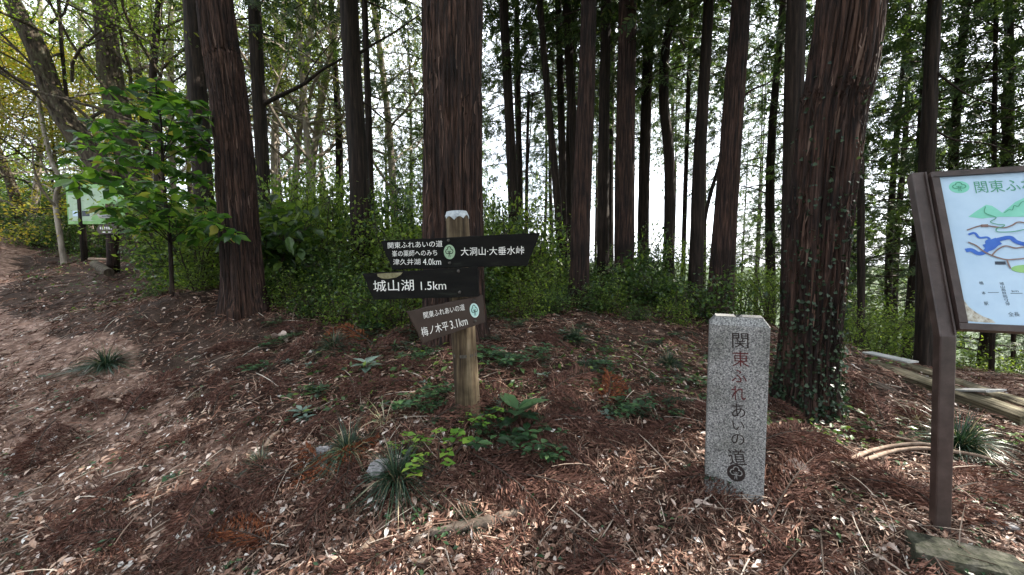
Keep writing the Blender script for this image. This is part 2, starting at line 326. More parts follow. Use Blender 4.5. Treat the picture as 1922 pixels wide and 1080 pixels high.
def spline(pts, n):
    pts = np.asarray(pts, float)
    if len(pts) == 2: return pts[0] + (pts[1] - pts[0]) * np.linspace(0, 1, n)[:, None]
    p = np.vstack([2*pts[0] - pts[1], pts, 2*pts[-1] - pts[-2]]); m = len(pts) - 1; out = []
    for t in np.linspace(0, m - 1e-6, n):
        i = int(t); f = t - i; a, b, c, d = p[i:i+4]
        out.append(.5 * (2*b + (c-a)*f + (2*a - 5*b + 4*c - d)*f*f + (3*b - a - 3*c + d)*f**3))
    return np.array(out)

# templates: x across, y along (0..1), z up
LEAF = (np.array([(0, 0, 0), (.2, .25, .05), (.25, .55, .06), (0, 1, -.05), (-.25, .55, .06), (-.2, .25, .05), (0, .3, 0), (0, .6, 0)]),
        [np.array([(0, 1, 6), (0, 6, 5), (2, 3, 7), (7, 3, 4)]), np.array([(1, 2, 7, 6), (6, 7, 4, 5)])])
LEAF_S = (np.array([(0, 0, 0), (.27, .5, .05), (0, 1, -.06), (-.27, .5, .05), (0, .5, 0)]), np.array([(0, 1, 4), (1, 2, 4), (4, 2, 3), (0, 4, 3)]))
QUAD = (np.array([(0, 0, 0), (.5, .45, 0), (0, 1, 0), (-.5, .45, 0)]), np.array([(0, 1, 2, 3)]))
HEART = (np.array([(0, .1, 0), (.35, 0, .05), (.5, .35, .06), (0, 1, -.05), (-.5, .35, .06), (-.35, 0, .05), (0, .4, 0)]), np.array([(0, 1, 6), (1, 2, 6), (2, 3, 6), (6, 3, 4), (5, 6, 4), (0, 6, 5)]))
def curl_leaf(c, w):
    V = []; n = 6
    for i in range(n):
        t = i / (n - 1); ww = w * math.sin(math.pi * (t * .94 + .03)) ** .8
        for a in (-1, 0, 1): V.append((a * ww, t, c * (math.sin(math.pi * t) * .5 + .35 * a * a * math.sin(math.pi * t)) + .03 * math.sin(9 * t + a)))
    F = []
    for i in range(n - 1):
        for a in range(2): b = i * 3 + a; F.append((b, b + 1, b + 4, b + 3))
    return np.array(V), np.array(F)
CURLS = [curl_leaf(.25, .22), curl_leaf(-.2, .28), curl_leaf(.45, .2), curl_leaf(.1, .3), curl_leaf(-.4, .24), curl_leaf(.2, .15)]
def frond(nl=7, L=.3, w=.055, droop=.1):
    """a spray: leaflets on both sides of a rib, unit length"""
    V = []; F = []
    def q(p, d, l, w):
        d = unit(d); s = unit(np.cross(d, (0, 0, 1))) * w; b = len(V)
        V.extend([p, p + d*l*.5 + s, p + d*l, p + d*l*.5 - s]); F.append((b, b+1, b+2, b+3))
    for i in range(nl):
        t = .08 + .85 * i / (nl - 1)
        for sg in (-1, 1):
            l = L * (1.15 - t) * (1 + .25 * math.sin(i * 3.7 + sg))
            q(np.array((0, t, -droop * t * t)), np.array((sg * .8, .75, -.18 + .1 * math.sin(i * 5 + sg))), l, w * (.6 + .4 * (1 - t)))
    q(np.array((0, .8, -droop * .7)), np.array((0, 1, -.3)), .25, w * .7)
    q(np.array((0, 0, 0.)), np.array((0, 1, -.08)), .85, w * .25)
    return np.array(V), np.array(F)
FROND = frond()

# ------------------------------------------------------------------ ground
def grid_axis(lo, hi, near_lo, near_hi, step, grow):
    a = list(np.arange(near_lo, near_hi, step)); s = step
    while a[-1] < hi: s *= grow; a.append(a[-1] + s)
    s = step; b = [near_lo]
    while b[-1] > lo: s *= grow; b.append(b[-1] - s)
    return np.array(b[:0:-1] + a)
gx = grid_axis(-150, 150, -6, 6, .05, 1.06); gy = grid_axis(-110, 160, .9, 7.5, .045, 1.06)
GX, GY = np.meshgrid(gx, gy); GZ = H(GX, GY)
p3 = np.c_[GX.ravel(), GY.ravel(), np.zeros(GX.size)]
near = np.exp(-((np.hypot(GX, GY) / 7) ** 2)).ravel()
GZf = GZ.ravel() + near * .007 * fbm(p3 * 22, 2, 31)
ny, nx = GX.shape
idx = np.arange(ny * nx).reshape(ny, nx); Fq = np.stack([idx[:-1, :-1], idx[:-1, 1:], idx[1:, 1:], idx[1:, :-1]], -1).reshape(-1, 4)
PATH_L = np.array([P(150, 1080, 1.8)[:2], P(60, 800, 3.0)[:2], P(-120, 640, 5.0)[:2], P(-120, 560, 7.5)[:2], P(-20, 500, 11)[:2], P(40, 450, 15)[:2], (-20, 24), (-30, 40)])
PATH_R = np.array([(3.4, -1.5), (4.8, 2.0), (6.2, 4.4), (8.6, 6.2), (12.5, 7.4), (22, 7)])
PATH_F = np.array([P(150, 1080, 1.8)[:2], (-.8, 1.0), (.6, 1.0), (1.6, .9), (3.4, .4)])
def dist_path(x, y, path):
    d = np.full(x.shape, 1e9)
    for a, b in zip(path[:-1], path[1:]):
        ab = b - a; t = np.clip(((x - a[0]) * ab[0] + (y - a[1]) * ab[1]) / (ab @ ab), 0, 1)
        d = np.minimum(d, np.hypot(x - a[0] - t * ab[0], y - a[1] - t * ab[1]))
    return d
def path_mask(x, y):
    n = .18 * vnoise(np.c_[np.ravel(x) * 1.7, np.ravel(y) * 1.7, np.zeros(np.size(x))], 41).reshape(np.shape(x))
    return np.minimum(np.minimum(dist_path(x, y, PATH_L) - .75, dist_path(x, y, PATH_R) - 1.0), dist_path(x, y, PATH_F) - .5) + n
VT = np.c_[GX.ravel(), GY.ravel(), GZf]
cen = VT[Fq].mean(1); onp = path_mask(cen[:, 0], cen[:, 1]) < 0
def sub(V, F):
    u, inv = np.unique(F, return_inverse=True); return V[u], inv.reshape(F.shape)
ground = tag(link('ground', MB().add(*sub(VT, Fq[~onp])).mesh('ground', ['humus'])), kind='structure')
tag(link('footpath', MB().add(*sub(VT, Fq[onp])).mesh('footpath', ['trodden_sunlit'])), kind='structure')
# valley floor and hills far below the ridge
r_ = np.array([140., 400, 1200, 4000, 9000, 15000]); th = np.linspace(0, 2*np.pi, 64, endpoint=False)
Vv = np.array([(r * math.cos(t), r * math.sin(t), -70 - min(r, 900) * .08) for r in r_ for t in th])
i = np.arange(len(r_) - 1)[:, None] * 64; j = np.arange(64)[None]; k = (j + 1) % 64
tag(link('valley', MB().add(Vv, np.stack([i+j, i+k, i+64+k, i+64+j], -1).reshape(-1, 4)).mesh('valley', ['far_green'])), kind='structure')
mb = MB(); th = np.linspace(0, 2*np.pi, 260)
for ri, (rad, hgt) in enumerate([(1500, 45), (3200, 130), (6500, 260)]):
    crest = hgt * (.55 + .5 * fbm(np.c_[th * 5, np.full(260, ri * 9.), np.zeros(260)], 4, 60 + ri)) - 140
    V = []
    for f, hh in ((.85, 0), (.93, .6), (1, 1), (1.15, 0)):
        V.append(np.c_[rad * f * np.cos(th), rad * f * np.sin(th), -150 + (crest + 150) * hh])
    V = np.concatenate(V); i = np.arange(3)[:, None] * 260; j = np.arange(259)[None]
    mb.add(V, np.stack([i+j, i+j+1, i+260+j+1, i+260+j], -1).reshape(-1, 4))
tag(link('hills', mb.mesh('hills', ['far_green'])), kind='structure')

LAND = [('the wooden signpost', 878, 765), ('the granite marker', 1385, 930), ('the ivy-clad cedar', 1515, 772), ('the shaggy left cedar', 465, 582), ('the rusty orange frond', 560, 915), ('the gnarled root', 900, 1000),
        ('the lone dark grass tuft', 200, 690), ('the timbers', 1760, 770), ('the map board post', 1768, 1000), ('the massive central cedar', 852, 645), ('the stout leaning cedar', 1350, 600), ('the lime green herb', 822, 905),
        ('the slanting pale stick', 400, 985), ('the pale twig', 1165, 800), ('the bare soil patch', 1000, 1050), ('the pale rock', 607, 858), ('the slim sapling', 323, 550), ('the arched branches', 1650, 880)]
def where(px, py):
    n_, a, b = min(LAND, key=lambda q: math.hypot(q[1] - px, (q[2] - py) * 1.8)); dx, dy = px - a, py - b; d = math.hypot(dx, dy * 1.8)
    far = 'close' if d < 70 else 'a bit' if d < 160 else 'well'
    side = ('left' if dx < 0 else 'right') if abs(dx) > abs(dy) * 2.2 else ('uphill' if dy < 0 else 'in front')
    side2 = {'left': 'to the left of', 'right': 'to the right of', 'uphill': 'behind', 'in front': 'in front of'}[side]
    if abs(dy) > 14 and side in ('left', 'right'): side2 = ('behind and ' if dy < 0 else 'in front and ') + side2
    return far + ' ' + side2 + ' ' + n_
TRK = [('the left path', 60), ('the curving mossy trunk', 180), ('the slim sapling', 320), ('the shaggy left cedar', 450), ('the grey mottled trunk', 670), ('the massive central cedar', 850), ('the slim trunk cluster', 1000),
       ('the nearest middle cedar', 1090), ('the dark sturdy cedar', 1172), ('the crooked dark trunk', 1254), ('the slim dark cedar', 1308), ('the stout leaning cedar', 1360), ('the ivy-clad cedar', 1530), ('the thin trunk beyond the ivy', 1616), ('the map board', 1800)]
def behind(x, y):
    """which landmark something at the back stands behind"""
    px = 961 + FPX * x / max(y, .5); n_, a = min(TRK, key=lambda q: abs(q[1] - px)); dx = px - a
    return ('just left of ' if dx < -18 else 'just right of ' if dx > 18 else 'in line with ') + n_
# ------------------------------------------------------------------ trunks
def bark_disp(amp, fq, seed, base_z):
    def f(pts, th, rr):
        z = pts[:, 2] - base_z; r0 = rr[:, :1]
        cx, cyy = np.cos(th), np.sin(th); k = fq
        wob = .25 * np.sin(z * 1.7 + seed)[:, None]
        TH = th[None] + wob * .3
        zz = np.broadcast_to((z * .8)[:, None], TH.shape)
        wx = .5 * vnoise(np.stack([np.cos(TH) * 3, np.sin(TH) * 3, zz * 2.5], -1), seed + 7)
        q = np.stack([np.cos(TH) * k + wx, np.sin(TH) * k + wx, zz], -1); v1 = vnoise(q, seed)
        q2 = np.stack([np.cos(TH) * k * 2.3 + wx, np.sin(TH) * k * 2.3 - wx, zz * 2.2], -1); v2 = vnoise(q2, seed + 1)
        d = -1.7 * np.exp(-(v1 / .16) ** 2) - .7 * np.exp(-(v2 / .2) ** 2) + .6 * np.abs(v1) + .35 * vnoise(q2 * 1.9, seed + 4) + .3
        big = vnoise(np.stack([np.cos(TH) * 1.1, np.sin(TH) * 1.1, zz * .6], -1), seed + 2)
        fl = np.exp(-np.clip(z, 0, None) / .2)[:, None] * r0 * (.08 + .3 * np.sin(TH * 2.5 + seed) ** 2)
        return amp * d + r0 * .05 * big + fl
    return f
def tree(name, label, cat, pix, Y, wpx, bark='far_bark', total=15, n=14, detail=0, amp=.006, crown=None, crown_s=1.0, group=None, top_r=.04, fq=5, crown_mat=None, base=None):
    """pix: pixels from the base up; wpx: width in pixels at the base and at the last pixel"""
    Ys = Y if isinstance(Y, (list, tuple)) else [Y] * len(pix)
    pts = [P(px, py, y) for (px, py), y in zip(pix, Ys)]
    b = pts[0].copy(); b[2] = h1(b[0], b[1])
    r0, r1 = wpx[0] * Ys[0] / FPX / 2, wpx[1] * Ys[-1] / FPX / 2
    r0 *= math.cos(math.atan((pix[0][0] - 961) / FPX)); r1 *= math.cos(math.atan((pix[-1][0] - 961) / FPX))
    root = thing(name, label, cat, b, group=group)
    if pts[1][2] < b[2] + .2: pts[1][2] = b[2] + .3
    pts[0] = b - np.array([0, 0, .15]); h_seen = pts[-1][2] - b[2]
    d = unit(pts[-1] - pts[-2]); d = unit(d * .8 + np.array([0, 0, .4])); ext = max(1., total - h_seen)
    up = [pts[-1] + d * ext * .35, pts[-1] + unit(d + np.array([0, 0, .4])) * ext]
    m1 = detail or 26
    lo = spline(pts + up[:1], 200); zz = lo[:, 2]; cut = np.searchsorted(np.maximum.accumulate(zz), pts[-1][2] + .6)
    L = lo[:cut]; ti = np.linspace(0, len(L) - 1, m1); A = np.array([np.interp(ti, np.arange(len(L)), L[:, c]) for c in range(3)]).T
    ra = np.interp(A[:, 2], [b[2], pts[-1][2]], [r0, r1])
    Hh = spline([A[-1], up[0], up[1]], 9)[1:]; rh = np.linspace(ra[-1], top_r, 9)[1:]
    Pn = np.vstack([A, Hh]) - b; rd = np.r_[ra, rh]
    seed = int(abs(b[0] * 97 + b[1] * 31)) + 3
    me = MB().tube(Pn, rd, n, 0, True, bark_disp(amp, fq, seed, 0)).mesh('trunk', [bark])
    link('trunk', me, root)
    if crown is not None:
        t = unit(Pn[-1]); q = Vector(t).to_track_quat('Z', 'Y').to_euler()
        link('crown', crown, root, (0, 0, 0), q, (crown_s,) * 3 if not isinstance(crown_s, tuple) else crown_s)
    return root

def cedar_crown(h0, Ht, Lmax, nb, nf, mats=('cedar_leaf', 'dark_twig'), low=.0, fs=(.28, .5), seed=0, tpl=FROND, power=.75):
    global rng
    old = rng; rng = np.random.default_rng(100 + seed)
    mb = MB(); az = rng.uniform(0, 6.28)
    for k in range(nb):
        f = (k + rng.uniform(0, 1)) / nb; h = h0 + (Ht - h0) * f; az += 2.4 + rng.normal() * .3
        L = Lmax * (1 - f) ** power * rng.uniform(.6, 1.15) * (1 if f > .12 else .75) + .25
        d = np.array([math.cos(az), math.sin(az), 0]); sd = np.array([-d[1], d[0], 0]); up = rng.uniform(.0, .35); dr = rng.uniform(.25, .6)
        def pt(t): t = np.asarray(t)[..., None]; return np.array([0, 0, h]) + d * L * t + np.array([0, 0, 1.]) * L * (up * t - dr * t * t)
        mb.tube(pt(np.linspace(0, .95, 5)), np.linspace(.022, .004, 5) * (L / 2.5) ** .5, 4, 1, False)
        # twigs carrying the sprays
        nt = max(3, int(L * 3.4)); m = max(1, int(nf * L / Lmax / nt) + 1)
        for q in range(nt):
            t = .2 + .8 * (q + rng.uniform(0, 1)) / nt; sg = 1 if q % 2 else -1; wl_ = (.38 * L * (1.1 - t) + .12) * rng.uniform(.6, 1.2)
            p0 = pt(t); dv = unit(d * .7 + sd * sg * 1.0 + np.array([0, 0, -.25 + rng.normal() * .12]))
            s_ = rng.uniform(.05, 1, m)[:, None]; pos = p0 + dv * wl_ * s_ - np.array([0, 0, 1]) * (.35 * wl_ * s_ ** 2)
            yd = dv + rng.normal(size=(m, 3)) * .45 + np.array([0, 0, -.35]); nn = np.array([0, 0, 1.]) + rng.normal(size=(m, 3)) * .45
            mb.scatter(tpl, pos, yd, nn, rng.uniform(fs[0], fs[1], m))
    me = mb.mesh('cedar_crown', list(mats), False); rng = old; return me
CR = [cedar_crown(5.6, 17, 2.6, 64, 30, seed=1), cedar_crown(6.5, 18, 2.4, 56, 30, seed=2)]
CRB = [cedar_crown(2.6, 17, 2.9, 100, 40, seed=3, fs=(.2, .4)), cedar_crown(4.2, 16, 3.0, 96, 40, seed=4, fs=(.2, .4)), cedar_crown(1.4, 15, 3.1, 100, 40, seed=5, fs=(.2, .4)),
       cedar_crown(3.4, 18, 2.6, 96, 36, seed=6, fs=(.2, .4), mats=('cedar_leaf_light', 'dark_twig'))]

CRS = [cedar_crown(3.8, 17, 2.9, 64, 26, seed=11), cedar_crown(4.6, 18, 2.8, 60, 26, seed=12)]

def branchy(h0, Ht, spread, nb, mats, leafn, leafs, tpl=LEAF_S, flat=.4, seed=0, r0=.05, up=.7, clump=.35):
    """spreading limbs that fork, leaves in layered clumps at their ends"""
    global rng
    old = rng; rng = np.random.default_rng(500 + seed); mb = MB(); tips = []
    def limb(p, d, L, r, lev):
        n = 6; pts = [p]; dd = d.copy()
        for i in range(n):
            dd = unit(dd + rng.normal(size=3) * .16 + np.array([0, 0, .03])); pts.append(pts[-1] + dd * L / n)
        pts = np.array(pts); mb.tube(pts, np.linspace(r, r * .45, n + 1), 5 if lev < 2 else 3, 1, False)
        if lev >= 2:
            for a in (3, 4, 5, 6): tips.append(pts[a])
            return
        for k in range(3 if lev == 0 else 3):
            a = rng.integers(2, n + 1); sdv = unit(dd * .8 + rdir(1, flat)[0] * .8); limb(pts[a], sdv, L * rng.uniform(.45, .7), r * .5, lev + 1)
    for k in range(nb):
        f = (k + rng.uniform(0, 1)) / nb; az = k * 2.4 + rng.normal() * .4
        limb(np.array([0, 0, h0 + (Ht - h0) * f * .8]), unit([math.cos(az), math.sin(az), up * rng.uniform(.4, 1.3)]), spread * (1.1 - .6 * f) * rng.uniform(.7, 1.2), r0 * (1.1 - .6 * f), 0)
    tips = np.array(tips); N = leafn; t = tips[rng.integers(0, len(tips), N)]
    off = rng.normal(size=(N, 3)) * clump; off[:, 2] *= flat
    mb.scatter(tpl, t + off, rdir(N, .4) + np.array([0, 0, -.25]), np.array([0, 0, 1.]) + rng.normal(size=(N, 3)) * .4, rng.uniform(leafs * .7, leafs * 1.3, N))
    me = mb.mesh('broadleaf_crown', list(mats), False); rng = old; return me
BEECH = [branchy(2.0, 9, 3.2, 12, ('beech_leaf', 'pale_bark'), 9000, .08, seed=1), branchy(3.0, 11, 3.6, 12, ('bush_leaf_light', 'mossy_bark'), 9000, .085, seed=2),
         branchy(3.5, 11, 3.4, 11, ('bush_leaf_light', 'mossy_bark'), 8000, .08, seed=3, flat=.25)]
MAPLE = [branchy(2.4, 7.5, 2.6, 13, ('maple_leaf', 'mossy_bark'), 15000, .08, flat=.18, seed=20 + q, r0=.03, up=.35, clump=.3) for q in range(3)]
BARE = branchy(3, 11, 3.4, 12, ('beech_leaf', 'pale_bark'), 4000, .08, seed=4)

def bark_strips(root, m, n, count, seed, mat='bark_strip'):
    """fibrous strips of bark standing a little off the trunk"""
    r = np.random.default_rng(seed); me = [c for c in root.children if c.name.startswith('trunk')][0].data; N = len(me.vertices); co = np.empty(N * 3, np.float32); me.vertices.foreach_get('co', co); co = co.reshape(-1, 3)[:m * n].reshape(m, n, 3); c0 = co.mean(1)
    mb = MB()
    for k in range(count):
        j = r.integers(0, n); i0 = r.integers(0, m - 24); L = r.integers(6, 22); dj = r.uniform(-.12, .12); w = r.uniform(.004, .011); P_ = []
        for q in range(L):
            jj = int(round(j + dj * q)) % n; p = co[i0 + q, jj]; nrm = unit(p - c0[i0 + q]); t = q / (L - 1); lift = .003 + .018 * (abs(2 * t - 1) ** 3) * r.uniform(.5, 1.2); P_.append((p + nrm * lift, np.cross(nrm, (0, 0, 1)), w * (1 - abs(2 * t - 1) ** 2 * .8)))
        V = [p - s_ * ww for p, s_, ww in P_] + [p + s_ * ww for p, s_, ww in P_]; i = np.arange(L - 1); mb.add(V, np.stack([i, i + 1, i + L + 1, i + L], 1))
    o = link('bark_strips', mb.mesh('bark_strips', [mat], False), root); o['kind'] = 'stuff'
leaf_mat('bark_strip', [(0, (.01, .006, .005)), (.5, (.035, .018, .013)), (.88, (.08, .046, .034)), (1, (.15, .10, .08))], 0, .85, .2)
# -- the trees one can tell apart
tree('cedar_tree', 'massive straight cedar with furrowed red-brown bark directly behind the wooden signpost', 'tree', [(852, 648), (852, 300), (850, 0)], 4.0, (110, 103), 'cedar_bark', 19, 260, 200, .019, CR[0], fq=8)
centre_cedar = [o for o in C.objects if o.get('label', '').startswith('massive straight')][0]
bigcedar = tree('cedar_tree', 'thick leaning cedar clad in ivy behind the granite marker', 'tree', [(1512, 772), (1530, 500), (1560, 230), (1597, 0)], [3.25, 3.2, 3.15, 3.1], (118, 132), 'cedar_bark', 18, 270, 200, .017, CR[1], fq=8)
tree('cedar_tree', 'thick shaggy cedar left of the signpost, leaning left, dark hollow on its bark', 'tree', [(462, 578), (447, 400), (437, 260), (422, 130), (402, 0)], 4.8, (80, 68), 'cedar_bark', 18, 220, 190, .016, CR[0], fq=7)
shaggy = [o for o in C.objects if o.get('label', '').startswith('thick shaggy')][0]
bark_strips(centre_cedar, 200, 260, 520, 1); bark_strips(bigcedar, 200, 270, 420, 2); bark_strips(shaggy, 190, 220, 560, 3)
T = [
 ('cedar trunk rising close behind the shaggy left cedar, on its left', [(396, 530), (378, 300), (362, 0)], 8.0, (40, 38), 1),
 ('slim straight cedar just right of the shaggy left cedar', [(498, 520), (492, 300), (477, 0)], 8.6, (27, 25), 0),
 ('grey mottled trunk standing in bushes left of the massive central cedar', [(682, 500), (674, 330), (664, 180), (655, 0)], 6.6, (42, 33), 1),
 ('thin trunk almost touching the grey mottled trunk on its right', [(700, 500), (692, 230), (684, 0)], 7.4, (14, 11), 0),
 ('slim trunk first to the right of the massive central cedar', [(968, 560), (962, 350), (945, 0)], 8.6, (20, 16), 1),
 ('very thin pole-like trunk second right of the central cedar', [(977, 540), (975, 300), (970, 0)], 10.5, (10, 8), 0),
 ('slender trunk leaning left, crossing towards the wavy poles at its foot', [(1056, 545), (1048, 400), (1030, 200), (1013, 0)], 8.2, (15, 11), 1),
 ('slender upright pole in the gap beside the leaning slender trunk', [(1062, 545), (1055, 300), (1048, 0)], 9.4, (15, 12), 0),
 ('slender dark trunk behind the red-brown cedar, on its left', [(1088, 550), (1078, 300), (1063, 0)], 8.8, (17, 15), 1),
 ('slim trunk between the two sturdiest middle cedars', [(1132, 545), (1133, 300), (1138, 0)], 8.0, (24, 18), 0),
 ('slim pale brown trunk just right of the dark sturdy middle cedar', [(1207, 520), (1210, 300), (1220, 0)], 9.6, (23, 18), 1),
 ('crooked dark trunk with a bend halfway up', [(1254, 545), (1257, 330), (1246, 190), (1250, 90), (1266, 0)], 8.6, (24, 15), 0),
 ('hair-thin trunk far behind, right of the crooked one', [(1281, 545), (1288, 300), (1298, 0)], 12., (9, 8), 1),
 ('slim dark cedar just left of the stout leaning cedar', [(1304, 572), (1313, 300), (1330, 0)], 7.0, (30, 19), 0),
 ('thin crooked stem leaning between the slim dark cedar and the stout leaning cedar', [(1314, 560), (1322, 420), (1355, 290), (1374, 190)], 7.6, (8, 6), 0),
 ('dark trunk half hidden behind the ivy-clad cedar', [(1484, 640), (1486, 400), (1494, 0)], 5.2, (40, 36), 1),
 ('thin straight trunk right of the ivy-clad cedar', [(1617, 655), (1616, 400), (1612, 150), (1610, 0)], 6.6, (16, 13), 0),
 ('dark trunk rising behind the top edge of the map board', [(1735, 700), (1737, 400), (1745, 200), (1755, 0)], 6.0, (38, 27), 1),
 ('thin dark trunk under the map board, left one of two', [(1864, 706), (1863, 560), (1866, 300), (1870, 0)], 7.6, (13, 9), 0),
 ('thin dark trunk under the map board by the frame edge', [(1907, 706), (1903, 560), (1898, 300), (1890, 0)], 8.6, (11, 9), 1),
]
for lab, pix, Y, w, ci in T:
    tree('cedar_tree', lab, 'tree', pix, Y, w, 'far_bark', random.uniform(14, 17), 28, 60, .006, CR[ci], random.uniform(.85, 1.05))
tree('cedar_tree', 'straight red-brown cedar standing nearest of the middle group, right of the signs', 'tree', [(1085, 584), (1092, 380), (1101, 150), (1105, 0)], 6.0, (38, 28), 'cedar_bark', 17, 90, 110, .008, CR[0], fq=6)
tree('cedar_tree', 'dark sturdy cedar in the middle group, bark in fine vertical strips', 'tree', [(1171, 530), (1173, 300), (1178, 0)], 7.4, (38, 32), 'cedar_bark', 17, 80, 100, .008, CR[1], fq=6)
tree('cedar_tree', 'stout cedar leaning right, directly behind the granite marker top', 'tree', [(1348, 600), (1362, 400), (1378, 180), (1391, 0)], 5.8, (50, 34), 'cedar_bark', 17, 110, 120, .009, CR[0], fq=6)
# dead stub
def branch_on(start, pixs, w0, w1):
    root = [o for o in C.objects if o.get('label', '').startswith(start)][0]; pts = [P(*q) - np.array(root.location) for q in pixs]
    link('branch', MB().tube(spline(pts, 8 * len(pts)), np.linspace(w0, w1, 8 * len(pts)), 7).mesh('branch', ['far_bark']), root)
branch_on('slim straight cedar', [(490, 198, 8.6), (530, 178, 8.5), (570, 158, 8.4), (604, 132, 8.3), (650, 104, 8.2), (705, 52, 8.1)], .05, .012)
branch_on('slim straight cedar', [(570, 158, 8.4), (590, 120, 8.5), (640, 60, 8.7)], .02, .006)
branch_on('grey mottled', [(664, 180, 6.6), (690, 198, 6.7), (735, 232, 6.8), (790, 246, 6.9)], .022, .006)
branch_on('grey mottled', [(660, 110, 6.6), (700, 84, 6.6), (745, 58, 6.6), (800, 18, 6.6)], .026, .008)
branch_on('cedar trunk rising close', [(374, 110, 8.0), (345, 140, 8.2), (312, 165, 8.4), (280, 210, 8.5)], .022, .007)
branch_on('dark trunk rising', [(1741, 120, 6.), (1775, 150, 5.9), (1830, 185, 5.8), (1925, 214, 5.7)], .02, .006)
branch_on('dark trunk rising', [(1746, 240, 6.), (1790, 262, 5.9), (1860, 272, 5.8), (1930, 300, 5.7)], .016, .005)
branch_on('stout cedar', [(1376, 200, 5.8), (1410, 170, 5.8), (1450, 150, 5.9), (1500, 90, 6.)], .02, .006)
b = P(990, 540, 9.5); b[2] = h1(b[0], b[1]); st = thing('dead_tree', 'dead broken stub with a snapped top beside thin trunks', 'dead tree', b)
link('trunk', MB().tube(spline([b*0, P(988, 380, 9.5) - b, P(992, 172, 9.5) - b], 12), np.linspace(.055, .035, 12), 7).mesh('trunk', ['far_bark']), st)
link('branch', MB().tube(spline([P(990, 320, 9.5) - b, P(996, 240, 9.5) - b, P(1003, 130, 9.5) - b], 8), np.linspace(.02, .008, 8), 5).mesh('branch', ['far_bark']), st)
# broadleaved trees on the left
tree('broadleaf_tree', 'thick mossy trunk curving hard to the left above the path', 'tree', [(262, 490), (235, 410), (185, 310), (112, 205), (68, 90), (22, 0)], [9.6, 9.6, 9.5, 9.3, 9.1, 9.0], (60, 40), 'mossy_bark', 12, 60, 90, .012, BEECH[2], (.8, .8, .8))
tree('broadleaf_tree', 'broad pale grey-green trunk standing behind the leafy sapling', 'tree', [(285, 495), (248, 330), (215, 180), (202, 90), (194, 0)], 9.9, (58, 42), 'mossy_bark', 13, 60, 90, .012, BEECH[1], .85)
tree('broadleaf_tree', 'thin dark stem running up in front of the curving mossy trunk', 'tree', [(222, 486), (168, 330), (132, 220), (118, 110), (110, 0)], 9.4, (11, 8), 'far_bark', 8, 8, 24, .003, None)
tree('broadleaf_tree', 'narrow dark trunk between the pale grey-green trunk and the shaggy cedar', 'tree', [(302, 500), (294, 250), (287, 140), (299, 0)], 9.5, (19, 14), 'far_bark', 11, 12, 40, .006, BEECH[1], .8)
tree('broadleaf_tree', 'small pale crooked tree by the green information board', 'tree', [(120, 452), (104, 380), (113, 341), (99, 308), (86, 262)], 9.6, (14, 10), 'pale_bark', 4.2, 12, 40, .006, branchy(1.6, 4, 1.6, 8, ('beech_leaf', 'pale_bark'), 1400, .07, seed=9, r0=.03), .9)
tree('broadleaf_tree', 'dark trunk slanting left at the far edge of the path', 'tree', [(45, 405), (22, 350), (2, 300), (-40, 200)], 13., (26, 20), 'mossy_bark', 9, 14, 30, .01, BEECH[0], .8)
for i, (x0, x1, y) in enumerate([(545, 590, 12.), (566, 640, 13.5), (600, 560, 11.5), (520, 535, 14.), (745, 700, 14.), (170, 150, 15.), (60, 75, 14.), (330, 320, 13.)]):
    tree('broadleaf_tree', 'slender pale broadleaved tree in the thicket beyond the cedars', 'tree', [(x0, 480), ((x0 + x1) / 2 + random.uniform(-14, 14), 240), (x1, 0)], y, (15, 11), 'pale_bark', 11, 10, 26, .008, BARE if i % 2 == 0 else BEECH[0], 1.0, group='pale trees in the thicket')
# dark limb reaching right out of the thicket
# woodland further down the slope
def woodland():
    pts = []
    tries = 0
    while len(pts) < 64 and tries < 6000:
        tries += 1
        y = random.uniform(10.5, 38); x = random.uniform(-1.1, 1.55) * y
        if x < -4 and y < 13: continue
        if min([math.hypot(x - a, y - b) for a, b in pts] + [9]) < 2.3 + y * .05: continue
        pts.append((x, y))
    for x, y in pts:
        z = h1(x, y); r = thing('cedar_tree', ('slope conifer ' + ('far behind, ' if y > 26 else 'in the middle distance, ' if y > 17 else 'near the ridge, ') + behind(x, y)), 'tree', (x, y, z), (0, 0, random.uniform(0, 6.28)), group='conifers on the slope beyond the ridge')
        tot = random.uniform(15, 19); pxx = 961 + FPX * x / y; kc = random.randrange(4)
        if 930 < pxx < 1480:
            bottom = 1.5 + y * (random.uniform(-.12, .1) if kc == 2 else random.uniform(.1, .4)) - z; tot = bottom + 14
            link('trunk', FT[len(C.objects) % 3], r, scale=(1, 1, tot / 16)); link('crown', CRB[1 if kc % 2 else 0], r, (0, 0, bottom - 3.4))
        else:
            link('trunk', FT[len(C.objects) % 3], r, scale=(1, 1, tot / 16)); link('crown', CRB[kc], r, scale=(1, 1, tot / 16 * random.uniform(.9, 1.1)))
FT = []
for k in range(3):
    zz = np.linspace(-.3, 16, 14); pts = np.c_[.06 * np.sin(zz * .7 + k), .06 * np.cos(zz * .5 + k), zz]; pts[0, :2] = 0
    FT.append(MB().tube(pts, np.linspace(.115 + .02 * k, .02, 14), 9).mesh('trunk', ['far_bark']))
woodland()
